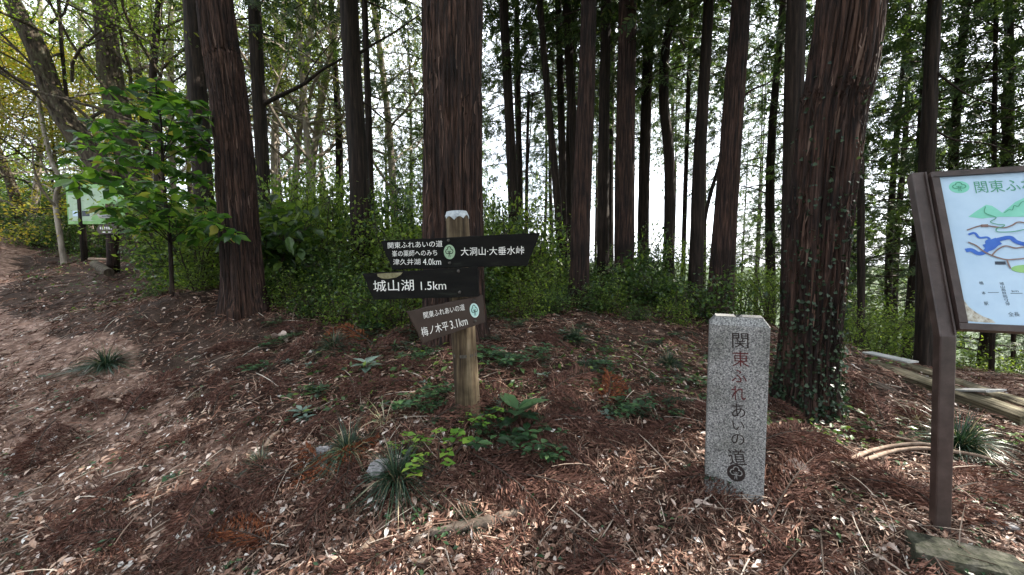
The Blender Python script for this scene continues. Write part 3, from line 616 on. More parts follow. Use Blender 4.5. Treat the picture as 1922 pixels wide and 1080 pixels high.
# wood behind and right of view, added to block sky and dapple sun
for i, (x, y) in enumerate([(9.5, 3.2), (12.5, 6.5), (7.5, -1.0), (11.0, .2), (15.0, 3.5), (16, 9), (9.8, 8.6), (14.5, -1.5), (4.6, -3.2), (1.4, -3.6), (-1.8, -3.0), (-5.0, -2.6), (8.2, -4.5), (-3.2, -6), (.4, -6.8), (3.8, -7), (-7.5, -5.5), (-8.8, -1.0), (-10.5, 2.5), (-6.6, .4), (6.5, -8), (18, 6), (12, 12)]):
    z = h1(x, y); r = thing('cedar_tree', 'conifer of the wood around the fork, added for shade', 'tree', (x, y, z), (0, 0, i * 1.7), group='conifers around the fork')
    link('trunk', FT[i % 3], r); link('crown', (CRS if x > 5 else CRB)[i % 2 if x > 5 else (1, 3, 1)[i % 3]], r)
# conifers lower on the right whose boughs hang into view
for i, (px, py, Y, cm) in enumerate([(1700, 700, 9., 0), (1850, 700, 8.5, 2), (1960, 700, 7.2, 1), (1660, 690, 11., 2), (1440, 620, 10., 0), (2080, 720, 6.4, 3), (1560, 650, 9.5, 3)]):
    p = P(px, py, Y); p[2] = h1(p[0], p[1])
    r = thing('cedar_tree', ['conifer with drooping boughs beyond the ivy-clad cedar', 'light green conifer below the edge of the map board', 'dark conifer whose boughs hang over the map board', 'pale feathery conifer in the gap right of the ivy-clad cedar',
                             'conifer seen between the stout cedar and the ivy-clad cedar', 'conifer past the right edge, boughs above the map board', 'light feathery conifer hidden low behind the ivy-clad cedar'][i], 'tree', p, (0, 0, i * 1.3))
    link('trunk', FT[i % 3], r); link('crown', CRB[cm], r, scale=(.85, .85, .9))

# ------------------------------------------------------------------ bushes
def bush_mesh(seed, h, w, n, mats, ls=.075, tpl=LEAF_S, stems=12, clump=.16):
    global rng
    old = rng; rng = np.random.default_rng(900 + seed); mb = MB(); tips = []
    for k in range(stems):
        a = rng.uniform(0, 6.28); rr = w * math.sqrt(rng.uniform(0, 1)); hh = h * rng.uniform(.55, 1.05) * (1 - .35 * (rr / w) ** 2)
        e = np.array([rr * math.cos(a), rr * math.sin(a), hh]); m = e * .5 + np.array([rng.normal() * .08, rng.normal() * .08, hh * .12])
        pts = spline([np.array([rng.normal() * .06, rng.normal() * .06, -.05]), m, e], 7); mb.tube(pts, np.linspace(.012, .004, 7), 4, 1, False)
        for q in range(5):
            i = rng.integers(1, 6); t = pts[i] + rdir(1, .5)[0] * w * .4; t[2] = max(t[2], .06); mb.tube(np.array([pts[i], (pts[i] + t) / 2 + np.array([0, 0, .03]), t]), [.005, .004, .002], 3, 1, False); tips += [t, (pts[i] + t) / 2]
        tips += [e, pts[5], pts[4]]
    tips = np.array(tips); t = tips[rng.integers(0, len(tips), n)] + rng.normal(size=(n, 3)) * clump * np.array([1, 1, .7]); t[:, 2] = np.abs(t[:, 2])
    mb.scatter(tpl, t, rdir(n, .5) + np.array([0, 0, -.2]), np.array([0, 0, 1.]) + rng.normal(size=(n, 3)) * .5, rng.uniform(ls * .6, ls * 1.35, n))
    me = mb.mesh('bush', list(mats), False); rng = old; return me
BU = [bush_mesh(1, 1.3, .75, 2600, ('bush_leaf', 'dark_twig')), bush_mesh(2, 1.0, .7, 2400, ('bush_leaf', 'dark_twig'), .065), bush_mesh(3, 1.6, .8, 2800, ('bush_leaf_light', 'dark_twig'), .06),
      bush_mesh(4, .6, .55, 1300, ('bush_leaf', 'dark_twig'), .06, clump=.12), bush_mesh(5, 1.2, .6, 1500, ('bush_leaf_light', 'dark_twig'), .05, QUAD, clump=.2), bush_mesh(6, 1.1, .5, 700, ('bush_leaf', 'dark_twig'), .15, LEAF, clump=.13)]
def bush(px, py, Y, k, s, label='dark evergreen bush in the thicket behind the signs', group='evergreen bushes in the thicket', name='bush'):
    p = P(px, py, Y); p[2] = h1(p[0], p[1]) - .03
    r = link(name, BU[k], None, p, (0, 0, random.uniform(0, 6.28)), (s, s, s * random.uniform(.9, 1.15))); tag(r, label, 'bush', group); return r
for px in range(505, 1345, 46):
    for Y, sc_ in ((6.3, .95), (7.7, 1.35)):
        if px > 1040 and Y < 7: k, s = 3, random.uniform(.8, 1.1)
        elif px > 1040: k, s = random.choice([0, 1, 3]), random.uniform(.6, .8)
        else: k, s = random.choice([0, 2, 2, 4, 4, 1]), sc_ * random.uniform(.85, 1.25)
        Yb = Y + random.uniform(-.9, .9); s *= random.uniform(.6, 1.2); bx = px + random.uniform(-25, 25); bush(bx, 560, Yb, k, s, ('front' if Y < 7 else 'rear') + '-row thicket bush ' + behind((bx - 961) / FPX, 1))
for px in range(520, 1000, 52): bush(px + random.uniform(-20, 20), 560, 9.2 + random.uniform(-.5, .8), random.choice([2, 0, 4]), random.uniform(1.2, 1.6), 'tall light shrub far back, ' + behind((px - 961) / FPX, 1), 'tall shrubs far back in the thicket')
for px, py, Y, k, s in [(1440, 640, 6.8, 2, .8), (1640, 670, 7.2, 2, .8), (1685, 680, 8.2, 2, 1.1), (1800, 690, 8.3, 4, .9), (1880, 690, 7.8, 2, .8), (1930, 690, 7.4, 3, 1.), (1600, 640, 6.2, 4, .6), (1400, 610, 8.5, 2, 1.1), (1560, 650, 8.5, 2, 1.2)]:
    bush(px, py, Y, k, s, 'light green shrub at the lip of the slope on the right', 'shrubs at the lip of the slope')
for px, py, Y, k, s in [(20, 450, 13., 0, 1.2), (70, 440, 12.5, 1, 1.2), (-60, 450, 14, 2, 1.4), (130, 440, 12., 0, 1.1), (180, 470, 10.4, 3, 1.), (340, 520, 7., 0, .9), (370, 530, 6.6, 3, 1.1), (330, 500, 8.8, 1, 1.2),
                        (240, 440, 11., 0, 1.4), (400, 520, 7.6, 4, 1.2), (90, 420, 15, 0, 1.8), (-20, 430, 17, 2, 2.), (210, 430, 14, 2, 2.), (300, 450, 12, 0, 1.8), (410, 470, 10, 0, 1.6), (460, 500, 9.5, 2, 1.4), (160, 440, 16, 1, 2.2), (0, 400, 21, 1, 2.6), (60, 400, 22, 2, 2.8), (-100, 420, 18, 0, 2.4)]:
    bush(px, py, Y, k, s, 'path-side bush ' + ('far back ' if Y > 15 else 'further in ' if Y > 10 else '') + behind((px - 961) / FPX, 1), 'bushes beside the left path')
for i, (px, py, Y, s_) in enumerate([(540, 590, 5.0, .5), (590, 600, 4.9, .62), (640, 600, 4.7, .6), (700, 610, 4.6, .62), (745, 620, 4.5, .45), (930, 600, 5.3, .5), (985, 600, 5.2, .6), (1040, 595, 5.4, .5), (1140, 590, 5.6, .5), (1200, 600, 5.3, .42), (1270, 610, 5.2, .5), (520, 560, 5.4, .6), (370, 570, 5.3, .4), (300, 560, 5.8, .4)]):
    bush(px, py, Y, [4, 3, 4, 1][i % 4], s_ * random.uniform(.85, 1.2), 'scrubby brush on the mound ' + behind((px - 961) / FPX, 1), 'scrubby brush on the mound')
for i, (px, Y, k, s_) in enumerate([(525, 6.8, 2, 1.5), (575, 7.4, 0, 1.6), (610, 6.4, 4, 1.45), (650, 8.0, 2, 1.7), (735, 6.9, 0, 1.55), (775, 7.8, 2, 1.6), (925, 7.2, 0, 1.5), (950, 8.4, 2, 1.7), (990, 7.0, 4, 1.25), (1030, 7.8, 0, 1.25), (1125, 8.4, 1, 1.15), (1225, 8.0, 0, 1.1), (1285, 8.6, 2, 1.2)]):
    o = bush(px, 560, Y, k, s_, ['tall ragged shrub reaching up the trunks ', 'tall dark shrub rising from the thicket '][i % 2] + behind((px - 961) / FPX, 1), 'tall shrubs among the trunks'); o.scale = (s_ * .62, s_ * .62, s_ * 1.15)
bush(520, 560, 5.6, 5, 1.15, 'big-leaved evergreen shrub right behind the shaggy cedar', None, 'shrub')
bush(560, 565, 6.4, 5, 1.0, 'big-leaved shrub in the thicket, in front of the mottled trunk', None, 'shrub')
bush(1180, 560, 6.6, 5, .7, 'low big-leaved shrub at the foot of the sturdy middle cedars', None, 'shrub')
bush(1250, 590, 6.0, 5, .5, 'small big-leaved shrub left of the stout leaning cedar', None, 'shrub')
bush(372, 540, 5.6, 2, .95, 'bright yellow-green shrub left of the shaggy cedar', None, 'shrub')

# sapling on the left
def sapling():
    b = P(323, 552, 4.9); b[2] = h1(b[0], b[1]); t = thing('sapling', 'slim evergreen sapling with glossy green leaves in front of the green board', 'sapling', b)
    stem = spline([b*0, P(318, 440, 4.9) - b, P(306, 330, 4.9) - b, P(302, 230, 4.9) - b, P(290, 150, 4.9) - b], 24)
    link('stem', MB().tube(stem, np.linspace(.026, .007, 24), 9).mesh('stem', ['far_bark']), t)
    br = MB(); lf = MB()
    cl = [(400, 270), (380, 215), (120, 270), (345, 365), (385, 375), (410, 400), (260, 430), (350, 440), (150, 250), (135, 295), (175, 225), (200, 165), (230, 190), (262, 165), (295, 150), (250, 240), (210, 270), (290, 215), (330, 205), (360, 190), (390, 240), (345, 250), (320, 270), (270, 290), (230, 310), (185, 320),
          (140, 335), (110, 330), (215, 350), (250, 345), (290, 340), (330, 325), (365, 330), (400, 330), (380, 290), (240, 385), (280, 390), (200, 385), (320, 385), (350, 400), (300, 420), (420, 425), (405, 440), (440, 435), (230, 405), (265, 365), (310, 300), (165, 275), (195, 240), (305, 180)]
    for i, (x, y) in enumerate(cl):
        Y = 4.9 + random.uniform(-.95, .95) - (.3 if y > 330 and x < 300 else 0); e = P(x, y, Y) - b; k = int(np.clip(np.argmin(np.abs(stem[:, 2] - (e[2] - .25))), 5, 23)); s = stem[k]
        pts = spline([s, s * .5 + e * .5 + np.array([0, 0, .06]), e], 7); br.tube(pts, np.linspace(.007, .0025, 7), 4, 0, False)
        for q, (ce, nl) in enumerate([(pts[-1], 10), (pts[4] + rdir(1)[0] * .09, 8), (pts[5] + rdir(1)[0] * .13, 7), (pts[3] + rdir(1)[0] * .12, 6)]):
            a = rng.uniform(0, 6.28) + np.arange(nl) * 2.4; d = np.c_[np.cos(a), np.sin(a), rng.uniform(-.9, .25, nl)]
            lf.scatter(LEAF, ce + d * .012 - np.array([0, 0, 1]) * rng.uniform(0, .03, nl)[:, None], d, np.array([0, 0, 1.]) + rng.normal(size=(nl, 3)) * .5, rng.uniform(.08, .19, nl))
    link('branches', br.mesh('branches', ['far_bark']), t); link('foliage', lf.mesh('foliage', ['sapling_leaf'], False), t)
sapling()
# second sapling layer, bright
bush(345, 520, 7.0, 2, 1.25, 'bright yellow-green shrub between sapling and shaggy cedar', None, 'shrub')
for i, (px, Y, k, z) in enumerate([(-10, 10.6, 0, -1.0), (110, 11.5, 1, -.6), (-120, 10.2, 2, -1.4)]):
    p = P(px, 500, Y); p[2] = h1(p[0], p[1])
    r = thing('maple_tree', ['young maple with yellow-green leaves beside the curving mossy trunk', 'maple in yellow leaf behind the curving mossy trunk', 'yellowing maple at the left edge over the path'][i], 'tree', p)
    link('trunk', MB().tube(spline([(0, 0, -.2), (.1, .05, 2), (-.05, .1, 4), (.1, 0, 6.5)], 20), np.linspace(.06, .015, 20), 9).mesh('trunk', ['mossy_bark']), r); link('crown', MAPLE[i], r, (0, 0, z))

# dead boughs and limbs crossing the view
def limb_thing(name, label, pix, w0, w1, mat='far_bark', cat='branch', n=7, parent=None):
    pts = [P(*q) for q in pix]; b = pts[0]; o = link(name, MB().tube(spline([p - b for p in pts], 8 * len(pts)), np.linspace(w0, w1, 8 * len(pts)), n).mesh(name, [mat]), None, b); tag(o, label, cat); return o

# ------------------------------------------------------------------ ivy on the big cedar
def ivy():
    lf = MB(); me = [c for c in bigcedar.children if c.name.startswith('trunk')][0].data; n = len(me.vertices); co = np.empty(n * 3, np.float32); me.vertices.foreach_get('co', co); co = co.reshape(-1, 3)
    no = np.empty(n * 3, np.float32); me.vertex_normals.foreach_get('vector', no); no = no.reshape(-1, 3)
    h = co[:, 2]; az = np.arctan2(co[:, 1], co[:, 0] - .09 * h)
    dens = np.exp(-h / .6) * 2.6 + .12 * np.exp(-((az + 1.0) / .35) ** 2) * (h < 4) + .25 * (fbm(co * 2.2, 3, 77) > .35) * (h < 2.6)
    ok = (no[:, 1] < .35) & (h > 0)
    idx = np.nonzero(ok & (rng.uniform(size=n) < dens * .15))[0]
    p = co[idx] + no[idx] * rng.uniform(.005, .035, len(idx))[:, None]
    yd = rng.normal(size=(len(idx), 3)) * .7 + np.array([0, 0, -.5]) + no[idx] * .2
    lf.scatter(HEART, p, yd, no[idx] + rng.normal(size=(len(idx), 3)) * .4, rng.uniform(.014, .036, len(idx)))
    o = link('ivy', lf.mesh('ivy', ['ivy_leaf'], False), bigcedar); o['label'] = 'small dark ivy leaves climbing the trunk'
    vi = MB()
    for k in range(6):
        a = rng.uniform(-2.9, .0); pts = []
        for z in np.arange(0, rng.uniform(1.2, 3.6), .12):
            a += rng.normal() * .06; sel = np.argmin((h - z) ** 2 * 4 + (np.angle(np.exp(1j * (az - a)))) ** 2 * .2); pts.append(co[sel] + no[sel] * .006)
        if len(pts) > 3: vi.tube(spline(pts, len(pts) * 2), .004, 4, 0, False)
    link('vine', vi.mesh('vine', ['far_bark']), bigcedar)
ivy()

# ------------------------------------------------------------------ writing
def text_mesh(body, bold=0.0):
    cu = bpy.data.curves.new('t', 'FONT'); cu.body = body; cu.size = 1; cu.resolution_u = 3; cu.offset = bold; cu.align_x = 'LEFT'
    o = bpy.data.objects.new('t', cu); C.objects.link(o); dg = bpy.context.evaluated_depsgraph_get(); dg.update()
    me = bpy.data.meshes.new_from_object(o.evaluated_get(dg)); bpy.data.objects.remove(o)
    n = len(me.vertices); co = np.empty(n * 3, np.float32); me.vertices.foreach_get('co', co); co = co.reshape(-1, 3)
    F = [tuple(p.vertices) for p in me.polygons]; bpy.data.meshes.remove(me); return co.astype(float), F
class Plane:
    def __init__(s, O, u, n): s.O = np.asarray(O, float); s.u = unit(u); s.n = unit(n - s.u * np.dot(n, s.u)); s.v = np.cross(s.n, s.u)
    def uv(s, px, py): p = hit_plane(px, py, s.O, s.n) - s.O; return np.array([p @ s.u, p @ s.v])
    def w(s, uv, d=0): return s.O + uv[0] * s.u + uv[1] * s.v + d * s.n
def lettering(pl, body, a, b, hpx, mat, parent, lift=.0012, bold=0.0, name='lettering', vertical=False):
    """text from pixel a (left middle) to pixel b (right middle), glyph height in pixels"""
    co, F = text_mesh(body, bold); mn, mx = co.min(0), co.max(0)
    A, B = pl.uv(*a), pl.uv(*b); hh = abs(pl.uv(a[0], a[1] - hpx / 2)[1] - pl.uv(a[0], a[1] + hpx / 2)[1]) * .5 + abs(pl.uv(b[0], b[1] - hpx / 2)[1] - pl.uv(b[0], b[1] + hpx / 2)[1]) * .5
    du = (B - A); L = np.linalg.norm(du); du /= L; dv = np.array([-du[1], du[0]])
    x = (co[:, 0] - mn[0]) / (mx[0] - mn[0]) * L; y = ((co[:, 1] - mn[1]) / (mx[1] - mn[1]) - .5) * hh
    uv = A + x[:, None] * du + y[:, None] * dv
    V = np.array([pl.w(q, lift) for q in uv]); pb = np.array(parent.location) if parent.type == 'EMPTY' else np.zeros(3)
    me = bpy.data.meshes.new(name); me.from_pydata([tuple(v - BASE(parent)) for v in V], [], F); me.materials.append(M[mat]); me.update()
    return link(name, me, parent)
def BASE(p):
    b = np.zeros(3)
    while p: b += np.array(p.location); p = p.parent
    return b
def rel(parent, mb_fn, mats, name, smooth=False, parent_obj=None):
    mb = MB(); mb_fn(mb); base = BASE(parent); mb.V = [v - base for v in mb.V]; return link(name, mb.mesh(name, mats, smooth), parent)
def poly_on(mb, pl, uvs, d, mi=0, th=.0006):
    mb.prism([tuple(q) for q in uvs], pl.O, pl.u, pl.v, pl.n, d - th, d, mi)
def ribbon(mb, pl, uvs, w, d, mi=0):
    uvs = np.asarray(uvs, float); t = np.gradient(uvs, axis=0); t /= np.linalg.norm(t, axis=1)[:, None] + 1e-9; nn = np.c_[-t[:, 1], t[:, 0]] * w / 2
    a, b = uvs + nn, uvs - nn; V = [pl.w(q, d) for q in a] + [pl.w(q, d) for q in b]; m = len(uvs); i = np.arange(m - 1)
    mb.add(V, np.stack([i + m, i + m + 1, i + 1, i], 1), mi)
def emblem(pl, c, rx, ry, disc, ink, parent, name='emblem', lift=.002, rim=None, solid=None):
    """round badge: a three-lobed tree drawn in outline"""
    cu = pl.uv(*c); ex = abs(pl.uv(c[0] + rx, c[1])[0] - cu[0]); ey = abs(pl.uv(c[0], c[1] + ry)[1] - cu[1])
    th = np.linspace(0, 2 * np.pi, 40, endpoint=False)
    def f(mb):
        mb.prism([(cu[0] + ex * math.cos(t), cu[1] + ey * math.sin(t)) for t in th], pl.O, pl.u, pl.v, pl.n, 0, lift, 0)
        if rim: ribbon(mb, pl, [(cu[0] + ex * .93 * math.cos(t), cu[1] + ey * .93 * math.sin(t)) for t in np.linspace(0, 2*np.pi, 41)], ex * .12, lift + .0005, 2)
        lob = [(0, .42, .30), (-.34, .05, .30), (.34, .05, .30), (0, .1, .3)]
        pts = []
        for t in np.linspace(0, 2 * np.pi, 65):
            d = np.array([math.cos(t), math.sin(t)]); best = .1
            for a, b2, r in lob:
                q = np.array([a, b2 - .12]); pd = q @ d; disc_ = pd * pd - (q @ q - r * r)
                if disc_ > 0: best = max(best, pd + math.sqrt(disc_))
            pts.append((cu[0] + ex * d[0] * best, cu[1] + ey * (d[1] * best + .14)))
        ribbon(mb, pl, pts, ex * .12, lift + .001, 1)
        for x in (-.07, .07): ribbon(mb, pl, [(cu[0] + ex * x, cu[1] + ey * .15), (cu[0] + ex * x, cu[1] - ey * .3), (cu[0] + ex * x * 1.8, cu[1] - ey * .72)], ex * .08, lift + .0015, 1)
        for sg in (-1, 1): ribbon(mb, pl, [(cu[0] + sg * ex * .07, cu[1] - ey * .05), (cu[0] + sg * ex * .3, cu[1] + ey * .12)], ex * .08, lift + .002, 1)
    return rel(parent, f, [disc, ink] + ([rim] if rim else []), name)

# ------------------------------------------------------------------ signpost
def signpost():
    b = P(879, 768, 2.5); b[2] = h1(b[0], b[1]); t = thing('signpost', 'round wooden signpost with a white scalloped cap carrying three direction boards', 'signpost', b)
    top = P(857, 399, 2.5); ax = unit(top - b); r = 23 * 2.5 / FPX; L = np.linalg.norm(top - b)
    z = np.r_[-.15, 0, np.linspace(.03, L - .05, 40), L - .03, L - .001]; rr = np.r_[r * 1.05, r * 1.05, np.linspace(r * 1.05, r * .93, 40), r * .93, r * .8]
    def dsp(pts, th, R_):
        q = np.stack([np.broadcast_to(np.cos(th) * 5, R_.shape), np.broadcast_to(np.sin(th) * 5, R_.shape), np.broadcast_to((pts[:, 2] * 1.5)[:, None], R_.shape)], -1)
        return .0016 * vnoise(q, 3) + .0012 * vnoise(q * 3.1, 5)
    link('post', MB().tube(ax * z[:, None], rr, 64, 0, True, dsp).mesh('post', ['post_wood']), t)
    # cap: painted sheet with scalloped lower edge
    n = 64; th = np.linspace(0, 2*np.pi, n, endpoint=False); u = unit(np.cross(ax, (0, 1, 0))); v = np.cross(ax, u); ring = lambda rad, zz: np.array([ax * (zz[i] if np.ndim(zz) else zz) + rad * (math.cos(a) * u + math.sin(a) * v) for i, a in enumerate(th)])
    low = L - .050 + .020 * np.abs(np.sin(th * 4.0 + .4)) + .006 * np.sin(th * 3)
    V = np.vstack([ring(r * .93 + .0035, low), ring(r * .93 + .003, L - .026), ring(r * .78 + .003, L + .004), ring(r * .3, L + .007), [ax * (L + .008)]])
    F4 = [(k * n + j, k * n + (j + 1) % n, (k + 1) * n + (j + 1) % n, (k + 1) * n + j) for k in range(3) for j in range(n)]; F3 = [(3 * n + j, 3 * n + (j + 1) % n, 4 * n) for j in range(n)]
    cp = MB().add(V, F4); cp.F.append(np.array(F3)); cp.m.append(0); link('cap', cp.mesh('cap', ['cap_white'], False), t)
    link('strap', MB().tube(ax * (np.array([.405, .425]))[:, None] * 1.0 + 0, r * 1.02, 40, 0, False).mesh('strap', ['bolt']), t)
    def board(label, corners, Yl, Yr, mat, thick, wave=.0012):
        xs = [c[0] for c in corners]; xl, xr = min(xs), max(xs)
        pa, pb = P(xl, 500, Yl), P(xr, 500, Yr); lm, rm = [np.mean([c[1] for c in corners if abs(c[0] - q) < 60]) for q in (xl, xr)]
        A, B = P(xl, lm, Yl), P(xr, rm, Yr); u_ = unit(B - A); n_ = unit(np.cross(u_, np.array([0, 0, 1.]))); pl = Plane((A + B) / 2, u_, n_)
        poly = np.array([pl.uv(*c) for c in corners])
        dense = []
        for k in range(len(poly)):
            a, c = poly[k], poly[(k + 1) % len(poly)]; m = max(2, int(np.linalg.norm(c - a) / .03))
            for q in range(m):
                p = a + (c - a) * q / m; dense.append(p + (rng.normal(size=2) * wave if q else 0))
        mb = MB().prism(dense[::-1] if np.cross(poly[1] - poly[0], poly[2] - poly[1]) < 0 else dense, pl.O, pl.u, pl.v, pl.n, -thick, 0, 0, .0025)
        mb.V = [x - b for x in mb.V]; o = link('board', mb.mesh('board', [mat], False), t); o['label'] = label; return pl, o
    def bolts(pl, o, pix):
        for q in pix:
            c = pl.w(pl.uv(*q), 0); mb = MB().tube(np.array([c, c + pl.n * .006, c + pl.n * .008]) - b, [.0095, .0085, .005], 12); link('bolt', mb.mesh('bolt', ['bolt']), o)
    pl, o = board('long black top board pointing both ways', [(714, 452.5), (1013, 437), (989, 499.5), (884, 502), (736, 506.5)], 2.46, 2.30, 'board_black', .03)
    lettering(pl, '関東ふれあいの道', (728, 461.2), (830.5, 457.6), 12, 'paint_white', o)
    lettering(pl, '峯の薬師へのみち', (736, 476.6), (820.5, 474.4), 11.5, 'paint_white', o)
    lettering(pl, '津久井湖', (738, 492.2), (789, 491.6), 11.5, 'paint_white', o); lettering(pl, '4.0km', (794, 491.8), (828, 491.4), 12, 'paint_white', o)
    emblem(pl, (843.7, 473.3), 10.6, 13.6, 'disc_pale', 'board_black', o)
    lettering(pl, '大洞山·大垂水峠', (865, 472.8), (984, 470), 15.5, 'paint_white', o); bolts(pl, o, [(841.8, 451.5), (844, 494)])
    pl, o = board('black middle board pointing left with a mossy patch', [(679.5, 514), (895, 501), (897.5, 557), (701, 563.5)], 2.44, 2.29, 'board_black', .032)
    lettering(pl, '城山湖', (700.8, 537.4), (776.8, 535.2), 21, 'paint_white', o); lettering(pl, '1.5km', (790, 537), (837.4, 535.8), 15.5, 'paint_white', o)
    def patch(mb):
        pts = [pl.uv(*q) for q in [(708, 514.2), (732, 512.6), (756, 511.5), (752, 516.5), (744, 521), (728, 523.8), (716, 522.8), (709, 519)]]; poly_on(mb, pl, pts[::-1], .0015, th=.001)
    rel(o, patch, ['lichen'], 'lichen_patch'); bolts(pl, o, [(860.6, 509), (862.8, 548.8)])
    pl, o = board('dark brown lower board turned towards the right', [(764, 586), (906.5, 554.5), (911.5, 604.5), (794, 645)], 2.17, 2.36, 'board_brown', .04)
    lettering(pl, '関東ふれあいの道', (795, 592.6), (871.8, 576.4), 12.5, 'paint_white', o); lettering(pl, '梅ノ木平', (791, 624), (841, 611), 18, 'paint_white', o)
    lettering(pl, '3.1km', (845, 610.5), (876.8, 602), 16, 'paint_white', o); emblem(pl, (890.4, 583), 8.6, 14, 'disc_teal', 'board_black', o, rim='disc_rim'); bolts(pl, o, [(889.8, 564.5), (892, 603)])
signpost()

# ------------------------------------------------------------------ granite marker
def marker():
    Yc = 2.0; yaw = R(26); n_ = np.array([-math.sin(yaw), -math.cos(yaw), 0]); u_ = np.array([math.cos(yaw), -math.sin(yaw), 0])
    c = P(1389, 612, Yc); pl = Plane(c, u_, n_)
    a, b_ = pl.uv(1332, 613), pl.uv(1447, 613); x0, x1 = a[0], b_[0]; gz = h1(c[0], c[1]); base = np.array([c[0], c[1], gz]); dep = .17
    t = thing('stone_marker', 'square grey granite marker post with dark red carved characters', 'stone marker', base)
    zt = .004; zb = gz - .25 - c[2]; y = dep
    up = .042   # chamfered top
    nseg = 1
    mb = MB(); V = []
    prof = [(x0 + .002, zb), (x1 - .004, zb), (x1, 0), (x0, 0)]
    def W(x, z, d): return c + u_ * x + np.array([0, 0, 1.]) * z + n_ * d
    b2 = .0045
    # shaft with eased vertical arrises
    ring = lambda z, i, e=b2: [W(x0 + i + e, z, -i), W(x1 - i - e, z, -i), W(x1 - i, z, -i - e), W(x1 - i, z, -y + i + e), W(x1 - i - e, z, -y + i), W(x0 + i + e, z, -y + i), W(x0 + i, z, -y + i + e), W(x0 + i, z, -i - e)]
    rings = [ring(zb, 0), ring(-.3, 0), ring(0, 0), ring(up, .028), ]
    V = sum(rings, []); F = [(k * 8 + j, k * 8 + (j + 1) % 8, (k + 1) * 8 + (j + 1) % 8, (k + 1) * 8 + j) for k in range(3) for j in range(8)]
    mb.add(V, F)
    # top with a groove across it
    xm = (x0 + x1) / 2; g = .018; ins = .028
    tp = [W(x0 + ins, up, -ins), W(xm - g, up, -ins), W(xm, up - .02, -ins * .6), W(xm + g, up, -ins), W(x1 - ins, up, -ins), W(x1 - ins, up, -y + ins), W(xm + g, up, -y + ins), W(xm, up - .02, -y + ins * .6), W(xm - g, up, -y + ins), W(x0 + ins, up, -y + ins)]
    tp = [p + np.array([0, 0, .0015]) for p in tp]
    mb.add(tp, [(0, 1, 8, 9), (1, 2, 7, 8), (2, 3, 6, 7), (3, 4, 5, 6)])
    mb.V = [v - base for v in mb.V]; link('shaft', mb.mesh('shaft', ['granite'], False), t)
    rows = [('関', 1389.5, 640, 31, 29, 'carved_dark'), ('東', 1390, 674, 31, 29, 'carved_red'), ('ふ', 1387, 706, 29, 24, 'carved_red'), ('れ', 1386, 738, 27, 27, 'carved_red'),
            ('あ', 1386, 771, 25, 26, 'carved_dark'), ('い', 1386, 799, 22, 17, 'carved_dark'), ('の', 1385, 825, 25, 20, 'carved_dark'), ('道', 1383.5, 858, 33, 30, 'carved_dark')]
    for ch, x, yy, w, h, m in rows:
        lettering(pl, ch, (x - w / 2, yy - .6), (x + w / 2, yy + .6), h, m, t, lift=.0008, name='character')
    emblem(pl, (1381.5, 888), 17.5, 16, 'carved_dark', 'granite', t, lift=.0012)
marker()

